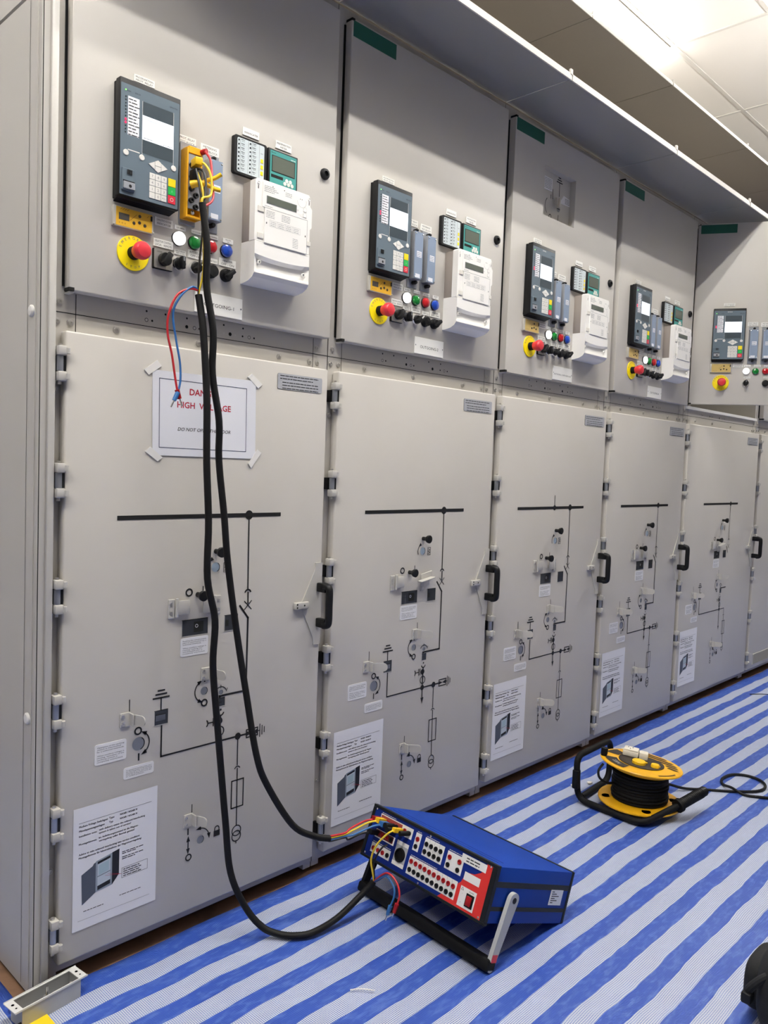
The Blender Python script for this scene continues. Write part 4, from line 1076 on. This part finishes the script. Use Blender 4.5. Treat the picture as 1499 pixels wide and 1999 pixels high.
for s, xx in ((1, W), (-1, 0)):
    a = MB(); xo = xx+s*.006
    def yz(pts): return [(q[0], q[1]) for q in pts]
    c0 = Vector((0, .085, .062)); c1 = Vector((0, .0585, -.098)); d = (c1-c0).normalized(); nrm = Vector((0, -d.z, d.y))
    wd0, wd1 = .0185, .0105
    ring = []
    for k in range(9): an = PI*k/8; ring.append(c0+nrm*wd0*math.cos(an)-d*wd0*math.sin(an))
    for k in range(9): an = PI*k/8; ring.append(c1-nrm*wd1*math.cos(an)+d*wd1*math.sin(an))
    xa, xb = xo, xo+s*.011
    if xa > xb: xa, xb = xb, xa
    n = len(ring); vs = [(xa, q.y, q.z) for q in ring]+[(xb, q.y, q.z) for q in ring]
    fs = [tuple(range(n)), tuple(range(n, 2*n))[::-1]]+[(i, i+n, (i+1) % n+n, (i+1) % n) for i in range(n)]
    a.add(vs, fs, tsgrey if s > 0 else tsblack); a.rod((xx, c0.y, c0.z), (xx+s*.018, c0.y, c0.z), .0075, black)
    if s > 0:
        q0 = c1-d*.026; a.box(xb-.0005, xb+.0008, q0.y-.010, q0.y+.010, q0.z-.012, q0.z+.006, keyr)
    a.build('handle_arm', t)
MB().box(-.018, W+.018, .040, .076, -.107, -.078, blackm, .007, 2).build('handle_bar', t)
lb = MB(); lb.box(W+.0012, W+.0022, .2665, .325, .0485, .0875, paper)
lb = lb.build('type_label', t); 
tl = MB()
for k in range(6):
    v0 = .2715; z = .0815-.0055*k; L = .012+.006*((k*7) % 5)
    tl.add([(W+.0024, v0, z), (W+.0024, v0+L, z), (W+.0024, v0+L, z+.0022), (W+.0024, v0, z+.0022)], [(0, 1, 2, 3)], ink)
tl.build('label_print', t)

# ------------------------------------------------------------------ test cables
def cab(name, label, cat='cable', group=None):
    return thing(name, label, cat, (0, 0, 0), 0, group)
def plug4(b, a, c, m, r=.0055):
    """banana plug from a to c with a metal pin"""
    a = Vector(a); c = Vector(c); d = (c-a).normalized()
    b.rod(a, c, r*.8, m, r, 12); b.rod(c, c+d*.022, .002, chrome, n=8)
t1 = cab('test_cable', 'right-hand black test cable, running down to the top sockets of the test set', group='black test cables')
P1 = [(.652, -.095, 1.895), (.665, -.098, 1.80), (.672, -.090, 1.708), (.690, -.094, 1.61), (.697, -.085, 1.509), (.718, -.086, 1.400), (.728, -.075, 1.304), (.745, -.078, 1.17), (.760, -.077, 1.052), (.786, -.084, .882), (.806, -.104, .724), (.822, -.132, .570), (.852, -.140, .486), (.927, -.156, .364), (.985, -.176, .322), (1.030, -.190, .306)]
MB().tube(P1, .0085, cable, 14).build('sheath', t1)
we = Vector(P1[-1])
FAN = [(wr, (.040, .0, .107), (0, 0, .006)), (wy, (.055, 0, .108), (0, 0, .002)), (wb, (.073, 0, .104), (0, 0, -.003)), (wk, (.040, 0, .072), (0, 0, -.007))]
for m, (u, v, z), o in FAN:
    tip = ts(u, -.002, z); bk = ts(u, -.030, z-.002); bb = ts(u-.012, -.052, z-.012)
    b = MB(); b.tube([we-(Vector(P1[-1])-Vector(P1[-2]))*.2, we+Vector(o), we+Vector((.045, -.012, .000))+Vector(o), (bb+we)/2+Vector((.01, 0, -.006))+Vector(o), bb, bk], .0026, m, 8)
    b.build('wire', t1)
    s = MB(); pm = {wr: sockr, wy: plugy, wb: wb, wk: black}[m]
    dx, dyv = EX*.0075, EZ*.0065
    for q0, q1, sc in ((-.036, -.006, 1.),):
        vs = []
        for yv in (q0, q1):
            for a, c in ((-1, -1), (1, -1), (1, 1), (-1, 1)): vs.append(ts(u, yv, z)+dx*a*sc+dyv*c*sc)
        s.add(vs, [(0, 1, 2, 3), (7, 6, 5, 4), (0, 4, 5, 1), (1, 5, 6, 2), (2, 6, 7, 3), (3, 7, 4, 0)], pm)
    s.rod(ts(u, -.006, z), ts(u, .001, z), .0045, pm)
    s.build('banana_plug', t1)
# stacked black plugs beside the blue one
s = MB()
for u, z in ((.088, .106), (.098, .098)): s.rod(ts(u, -.036, z), ts(u, -.002, z), .0072, black)
s.build('banana_plug', t1)
# upper fan of cable 1 at the yellow test plug
top = Vector(P1[0])
def tp(u, y, z): return on_door(0, u, z)[0]+Vector((0, y, 0))
b = MB(); b.tube([tp(.277, -.060, .336), tp(.283, -.075, .330), tp(.291, -.088, .305), tp(.291, -.092, .26), top+Vector((0, 0, .01)), top-Vector((0, 0, .01))], .0028, wy, 8); b.build('wire', t1)
b = MB(); b.tube([tp(.302, -.045, .372), tp(.308, -.060, .350), tp(.304, -.075, .30), tp(.297, -.09, .25), top-Vector((0, 0, .01))], .0028, wr, 8); b.build('wire', t1)
b = MB(); b.tube([tp(.272, -.055, .322), tp(.277, -.078, .312), tp(.279, -.088, .28), top+Vector((.004, 0, -.012))], .0028, wk, 8); b.build('wire', t1)
s = MB(); mt = Matrix.Translation(tp(.277, -.047, .338)) @ Matrix.Rotation(math.radians(-12), 4, 'Z')
s.box(-.009, .009, -.022, .012, -.010, .008, plugy, .002, 2, mt); s.build('banana_plug', t1)
s = MB(); s.rod(tp(.300, -.026, .372), tp(.306, -.046, .374), .0062, sockr); s.build('banana_plug', t1)
s = MB(); s.box(*[tp(.268, 0, 0).x, tp(.288, 0, 0).x], -.058, -.032, LB+.296, LB+.322, black, .003, 2); s.build('banana_plug', t1)
for a, c, nm in ((tp(.292, -.078, .296), tp(.316, -.094, .312), 1), (tp(.290, -.082, .282), tp(.316, -.092, .276), 2)):
    s = MB(); d = (c-a); s.tube([a-d*.35, a, (a+c)/2+Vector((0, 0, -.002)), c], .0050, plugy, 10); s.build('banana_plug', t1)
s = MB(); s.tube([tp(.262, -.052, .283), tp(.272, -.064, .286), tp(.286, -.076, .286)], [.0095, .006], plugy, 12); s.build('banana_plug', t1)

t2 = cab('test_cable', 'left-hand black test cable, looping over the mat below the test set', group='black test cables')
P2 = [(.660, -.075, 1.690), (.664, -.080, 1.655), (.669, -.086, 1.600), (.681, -.088, 1.450), (.686, -.086, 1.303), (.694, -.088, 1.155), (.696, -.086, 1.020), (.719, -.088, .916), (.722, -.080, .801), (.740, -.080, .642), (.765, -.087, .403), (.781, -.093, .262), (.812, -.118, .170), (.842, -.150, .120), (.873, -.180, .1015), (.900, -.214, .1015), (.940, -.236, .1035), (1.020, -.240, .112), (1.090, -.252, .150), (1.125, -.268, .185)]
MB().tube(P2, .0085, cable, 14).build('sheath', t2)
b2 = Vector(P2[0])
for m, pts in ((wk, [tp(.268, -.062, .318), tp(.268, -.080, .27), tp(.276, -.084, .20), tp(.270, -.082, .10), b2]), (wy, [tp(.273, -.060, .312), tp(.274, -.085, .26), tp(.276, -.088, .16), tp(.279, -.085, .08), b2])):
    b = MB(); b.tube(pts+[b2-Vector((-.003, .006, .03))], .0025, m, 8); b.build('wire', t2)
for m, pm, pts, tip in ((wr, sockr, [(.657, -.075, 1.700), (.635, -.076, 1.699), (.606, -.070, 1.680), (.590, -.062, 1.632), (.592, -.058, 1.590), (.605, -.056, 1.545), (.616, -.055, 1.490), (.622, -.055, 1.463)], (.636, -.055, 1.425)),
                        (wb, wb, [(.657, -.075, 1.703), (.640, -.077, 1.704), (.615, -.072, 1.680), (.602, -.062, 1.640), (.614, -.058, 1.580), (.627, -.055, 1.530), (.629, -.055, 1.487), (.621, -.056, 1.457)], (.604, -.056, 1.424))):
    b = MB(); b.tube(pts, .0026, m, 8); b.build('wire', t2)
    s = MB(); a = Vector(pts[-1]); c = Vector(tip); d = (c-a).normalized(); s.rod(a-d*.004, a+d*.018, .0058, pm, .0048, 12); s.rod(a+d*.018, a+d*.036, .002, chrome, n=8); s.build('banana_plug', t2)
e2 = Vector(P2[-1]); b2 = e2-Vector((.010, -.006, .012))
for m, pts in ((wy, [b2, e2, ts(.088, -.050, .012), ts(.098, -.056, .055), ts(.118, -.050, .092), ts(.124, -.036, .104)]), (wk, [b2, e2, ts(.092, -.040, .010), ts(.104, -.040, .050), ts(.112, -.030, .062)])):
    b = MB(); b.tube(pts, .0026, m, 8); b.build('wire', t2)
s = MB(); mt = MT @ Matrix.Translation((.124, -.024, .106)); s.box(-.006, .006, -.014, .020, -.006, .006, plugy, .001, 1, mt); s.build('banana_plug', t2)
s = MB(); s.rod(ts(.142, -.030, .103), ts(.148, -.002, .1075), .0068, black); s.build('banana_plug', t2)
for m, pm, pts in ((wr, sockr, [b2, e2, ts(.150, -.045, .002), ts(.190, -.044, -.006), ts(.208, -.040, -.032), ts(.204, -.036, -.058)]), (wb, wb, [b2, e2, ts(.145, -.040, -.008), ts(.178, -.038, -.020), ts(.188, -.036, -.042), ts(.183, -.034, -.072)])):
    b = MB(); b.tube(pts, .0026, m, 8); b.build('wire', t2)
    s = MB(); a = Vector(pts[-1]); d = Vector((-.25, .18, -1)).normalized(); s.rod(a-d*.004, a+d*.020, .0058, pm, .0048, 12); s.rod(a+d*.020, a+d*.036, .002, chrome, n=8); s.build('banana_plug', t2)

# ------------------------------------------------------------------ cable reel
def rounded(pts, r, n=6):
    P = [Vector(p) for p in pts]; out = [P[0]]
    for i in range(1, len(P)-1):
        a = (P[i-1]-P[i]); c = (P[i+1]-P[i]); rr = min(r, a.length*.48, c.length*.48); p0 = P[i]+a.normalized()*rr; p2 = P[i]+c.normalized()*rr
        for k in range(n+1):
            q = k/n; out.append(p0*(1-q)**2+P[i]*2*q*(1-q)+p2*q*q)
    return out+[P[-1]]
RC = Vector((2.337, -.432, MZ))
t = thing('cable_reel', 'yellow and black cable reel lying on the striped mat', 'cable reel', RC)
fr = rounded([(.000, -.147, .059), (-.147, -.083, .014), (-.128, .178, .014), (-.152, .176, .180), (.128, .190, .176), (.128, .190, .018), (-.10, .176, .014)], .045, 7)
b = MB(); b.tube(fr, .0115, blackm, 14, smooth=False); b.box(-.16, -.135, .165, .187, .06, .13, blackm, .003, 1); b.build('frame', t)
G0 = Vector((.000, -.147, .059)); GD = Vector((.123, -.185, .090))-G0
b = MB(); b.rod(G0-GD*.05, G0+GD*.06, .024, blackm, n=22); b.rod(G0, G0+GD, .0175, black, n=22)
for k in range(14): b.rod(G0+GD*(.14+.055*k), G0+GD*(.165+.055*k), .0188, black, n=20)
b.rod(G0+GD, G0+GD*1.05, .014, black, n=18); b.build('grip', t)
b = MB(); b.lathe([(.145, .030), (.146, .033), (.145, .037), (.10, .040), (.0, .040)], reely, n=56); b.lathe([(0, .029), (.145, .030)], reely, n=56)
for k in range(4):
    a = math.radians(38+90*k); b.lathe([(.016, .0003), (.0, .0003)], reelk, Matrix.Translation((.118*math.cos(a), .118*math.sin(a), .0392)), 18)
b.build('lower_flange', t)
b = MB(); b.lathe([(.040, .006), (.040, .030)], blackm, n=24); b.build('foot', t)
b = MB()
for k in range(9): b.lathe([(.0955+.0015*math.sin(k*2.1), .041+.0115*k), (.0995+.002*math.sin(k*1.7), .0445+.0115*k), (.0995+.002*math.sin(k*1.7), .049+.0115*k), (.0955, .0525+.0115*k)], blackm, n=44)
b.build('cable_coil', t)
TL = Matrix.Translation((0, 0, .168)) @ Matrix.Rotation(math.radians(5), 4, 'Y') @ Matrix.Rotation(math.radians(3), 4, 'X')
b = MB(); b.lathe([(.104, -.022), (.115, -.012), (.143, -.004), (.145, .000), (.143, .003), (.0, .004)], reely, TL, 60); b.lathe([(0, -.022), (.104, -.022)], reely, TL, 60)
def flat(b, pts, h, m):
    a = sum(pts[i][0]*pts[(i+1) % len(pts)][1]-pts[(i+1) % len(pts)][0]*pts[i][1] for i in range(len(pts)))
    if a < 0: pts = pts[::-1]
    b.add([(x, y, h) for x, y in pts], [tuple(range(len(pts)))], m, TL)
def sector(r0, r1, a0, a1, n=10): return [(r1*math.cos(math.radians(a0+(a1-a0)*k/n)), r1*math.sin(math.radians(a0+(a1-a0)*k/n))) for k in range(n+1)]+[(r0*math.cos(math.radians(a1-(a1-a0)*k/n)), r0*math.sin(math.radians(a1-(a1-a0)*k/n))) for k in range(n+1)]
flat(b, sector(.086, .130, 122, 178), .0045, reelk); flat(b, sector(.086, .132, 68, 98), .0045, reelk); flat(b, sector(.128, .133, 232, 268), .0045, reelk)
for xv, ya, yb in ((.121, .050, -.045), (.101, .055, -.080), (.081, -.020, -.102), (.061, -.064, -.115), (.041, -.080, -.124)):
    flat(b, [(xv-.006, ya), (xv+.006, ya-.004), (xv+.006, yb+.012), (xv, yb), (xv-.006, yb+.012)], .0045, reelk)
b.build('upper_flange', t)
b = MB(); b.lathe([(.080, .004), (.080, .0065), (.076, .0075), (0, .0075)], reelk, TL, 44); b.build('outlet_plate', t)
b = MB(); b.text('220V', 0, 0, .021, 0, plate, 'C', mtx=TL @ Matrix.Translation((-.101, .052, .0052)) @ Matrix.Rotation(math.radians(-125), 4, 'Z') @ Matrix.Rotation(-PI/2, 4, 'X')); b.text('Overload Max', 0, 0, .010, 0, ink, 'C', mtx=TL @ Matrix.Translation((.010, -.100, .0052)) @ Matrix.Rotation(math.radians(-28), 4, 'Z') @ Matrix.Rotation(-PI/2, 4, 'X')) if 0 else None; b.build('flange_print', t)
for px, py, s in ((-.033, -.006, 1), (-.012, -.058, .62)):
    b = MB(); b.lathe([(.024*s, .007), (.024*s, .016), (.021*s, .019), (0, .019)], plugy, TL @ Matrix.Translation((px, py, 0)), 26); b.box(px, px+.030*s, py-.020*s, py+.004*s, .0075, .013, plugy, .001, 1, TL); b.build('outlet_cover', t)
b = MB(); b.lathe([(.010, .003), (.012, .010), (.0125, .031), (.010, .033), (0, .033)], blackm, TL @ Matrix.Translation((-.072, .112, 0)), 18); b.build('crank_knob', t)
pc = RC
def fl(x, y, h=.0055): return (x-pc.x, y-pc.y, h)
b = MB(); b.tube([(.090, .020, .060), (.150, .022, .045), (.230, .0, .030), fl(2.62, -.475, .012), fl(2.689, -.532), fl(2.758, -.613), fl(2.834, -.675), fl(2.902, -.683), fl(2.957, -.649), fl(2.970, -.590), fl(2.932, -.542), fl(2.854, -.533), fl(2.799, -.559), fl(2.768, -.604, .014), fl(2.757, -.655), fl(2.785, -.708), fl(2.83, -.775), fl(2.95, -.93), fl(3.1, -1.1)], .0052, cable, 10)
b.build('cord', t)
b = MB(); b.tube([(-.075, .060, .098), (-.105, .075, .100), (-.126, .094, .118), (-.122, .102, .142), (-.098, .098, .162)], .0045, cable, 8); b.build('cord_end', t)

mt = Matrix.Translation(RC) @ TL @ Matrix.Translation((.030, .040, .0080)) @ Matrix.Rotation(math.radians(-70), 4, 'Z')
t = thing('plug_adapter', 'ivory travel plug adapter sitting on top of the cable reel', 'plug adapter', mtx=mt)
b = MB(); b.box(-.044, .012, -.022, .030, 0, .020, ivory, .004, 2); b.box(-.042, .010, -.020, .028, .020, .026, ivory, .003, 2); b.build('body', t)
b = MB(); b.box(.013, .044, -.026, .012, 0, .024, ivory, .003, 2, Matrix.Rotation(math.radians(6), 4, 'Z')); b.build('plug_head', t)
b = MB()
for x, y in ((-.028, .012), (-.012, .012), (-.020, -.004)): b.box(x-.002, x+.002, y-.005, y+.005, .0258, .0264, grayink)
b.build('socket_slots', t)

# ------------------------------------------------------------------ metal tray at the corner
a = Vector((.2515, -.027, 0)); c = Vector((.4185, -.006, 0)); dirx = (c-a).normalized(); L = (c-a).length
mt = Matrix((dirx, Vector((-dirx.y, dirx.x, 0)), Vector((0, 0, 1)))).transposed().to_4x4(); mt.translation = (a.x, a.y, MZ-.001)
t = thing('metal_tray', 'empty grey metal housing tray with a bolt inside, lying at the cabinet corner', 'metal tray', mtx=mt)
Hh = .045; wd = .050
b = MB(); b.box(.016, L-.016, -wd+.002, -wd+.004, .003, Hh-.002, alu); b.box(.016, L-.016, -.004, -.002, .003, Hh-.002, alu); b.box(.016, .018, -wd+.004, -.004, .003, Hh-.002, alu); b.box(L-.018, L-.016, -wd+.004, -.004, .003, Hh-.002, alu); b.box(.016, L-.016, -wd+.002, -.002, .001, .003, alu); b.build('body', t)
b = MB()
for q in ((0, .019, -wd, 0), (L-.019, L, -wd, 0), (.019, L-.019, -wd, -wd+.005), (.019, L-.019, -.005, 0)): b.box(q[0], q[1], q[2], q[3], Hh-.002, Hh, aluw)
b.box(.0, L, -.0012, 0, Hh, Hh+.002, aluw); b.box(0, L, -wd, -wd+.0012, Hh, Hh+.002, aluw)
b.build('rim', t)
for x in (.010, L-.010):
    for yv, r in ((-.020, .0034), (-.035, .0022)): MB().lathe([(r, Hh+.0004), (0, Hh+.0004)], dark, n=14).build('screw_hole', t, loc=(x, yv, 0))
b = MB(); b.box(.026, L*.47, -wd+.006, -wd+.017, .032, .036, aluw); b.box(L*.55, L-.024, -wd+.006, -wd+.017, .032, .036, aluw); b.rod((L-.034, -wd+.012, .036), (L-.034, -wd+.012, .040), .003, steel); b.build('rail', t)
b = MB(); b.rod((L*.5, -.026, .003), (L*.5, -.026, .052), .0030, chrome); b.rod((L*.5, -.026, .024), (L*.5, -.026, .030), .0075, steel); b.build('bolt', t)
MB().rod((.012, -.040, .012), (.012, -.047, .006), .007, blackm).build('rubber_plug', t)

tag(MB().box(-.026, .026, -.075, .028, 0, .0006, tapey).build('tape_strip', loc=(.303, -.0745, MZ+.0035)), 'yellow tape patch on the mat in front of the metal tray', 'adhesive tape')

# ------------------------------------------------------------------ black bag at the lower right
t = thing('tool_bag', 'black fabric bag cut off at the lower right corner of the photo', 'bag', (1.535, -1.228, MZ))
def blob(sx, sy, sz, cx, cy, cz, seed, m, n=24):
    vs = []; fs = []
    for j in range(n+1):
        th = PI*j/n
        for k in range(n):
            ph = 2*PI*k/n
            sp = lambda v, e: math.copysign(abs(v)**e, v)
            p = Vector((sx*sp(math.sin(th), .6)*sp(math.cos(ph), .7), sy*sp(math.sin(th), .6)*sp(math.sin(ph), .7), sz*sp(math.cos(th), .6)))
            p *= 1+.06*noise.noise(p*9+Vector((seed, 0, 0))); vs.append((p.x+cx, p.y+cy, p.z+cz))
    for j in range(n):
        for k in range(n): fs.append((j*n+k, (j+1)*n+k, (j+1)*n+(k+1) % n, j*n+(k+1) % n))
    return MB(), vs, fs
b, vs, fs = blob(.150, .085, .095, 0, 0, .095, 1, bagm); b.add(vs, fs, bagm); b.build('body', t)
b, vs, fs = blob(.075, .03, .06, -.02, .085, .085, 4, bagm); b.add(vs, fs, bagm); b.build('pocket', t)
b = MB(); b.tube([(-.10, .02, .165), (-.128, .055, .14), (-.135, .078, .11), (-.118, .085, .085)], .009, bagm, 10); b.build('strap', t)
MB().box(-.150, -.120, .070, .092, .080, .104, black, .005, 2).build('buckle', t)

# ------------------------------------------------------------------ litter on the floor
def litter(name, label, cat, pts, r, m):
    b = MB(); o = Vector(pts[0]); b.tube([Vector(p)-o for p in pts], r, m, 6); tag(b.build(name, loc=o), label, cat)
z = MZ+.0055
litter('cable_tie', 'short black cable tie lying on a white stripe by the fifth door', 'cable tie', [(4.255, -.145, z), (4.31, -.19, z+.001), (4.36, -.245, z)], .0024, black)
litter('cable_tie', 'white cable tie end on the near mat below the test set', 'cable tie', [(.865, -.455, z), (.885, -.470, z+.001), (.905, -.495, z)], .0014, white)
litter('cable_tie', 'black wire scrap by the foot of the fifth door', 'cable scrap', [(3.75, .02, z), (3.81, .005, z+.001), (3.87, .012, z)], .0022, black)
def scrap(label, x, y, s, seed):
    rn = random.Random(seed); pts = [(s*rn.uniform(.6, 1)*math.cos(a), s*rn.uniform(.6, 1)*math.sin(a)) for a in [k*2*PI/6 for k in range(6)]]
    b = MB(); b.add([(p, q, 0) for p, q in pts]+[(p, q, .003+.002*rn.random()) for p, q in pts], [(5, 4, 3, 2, 1, 0), (6, 7, 8, 9, 10, 11)]+[(k, (k+1) % 6, 6+(k+1) % 6, 6+k) for k in range(6)], ivory)
    tag(b.build('paper_scrap', loc=(x, y, MZ+.0035)), label, 'scrap')
scrap('small white scrap on the mat left of the cable reel handle', 2.33, -.165, .013, 1)
scrap('white plastic scrap on the mat behind the cable reel', 2.86, -.10, .012, 2)
scrap('white paper scrap inside the cable reel frame', 2.40, -.195, .014, 3)
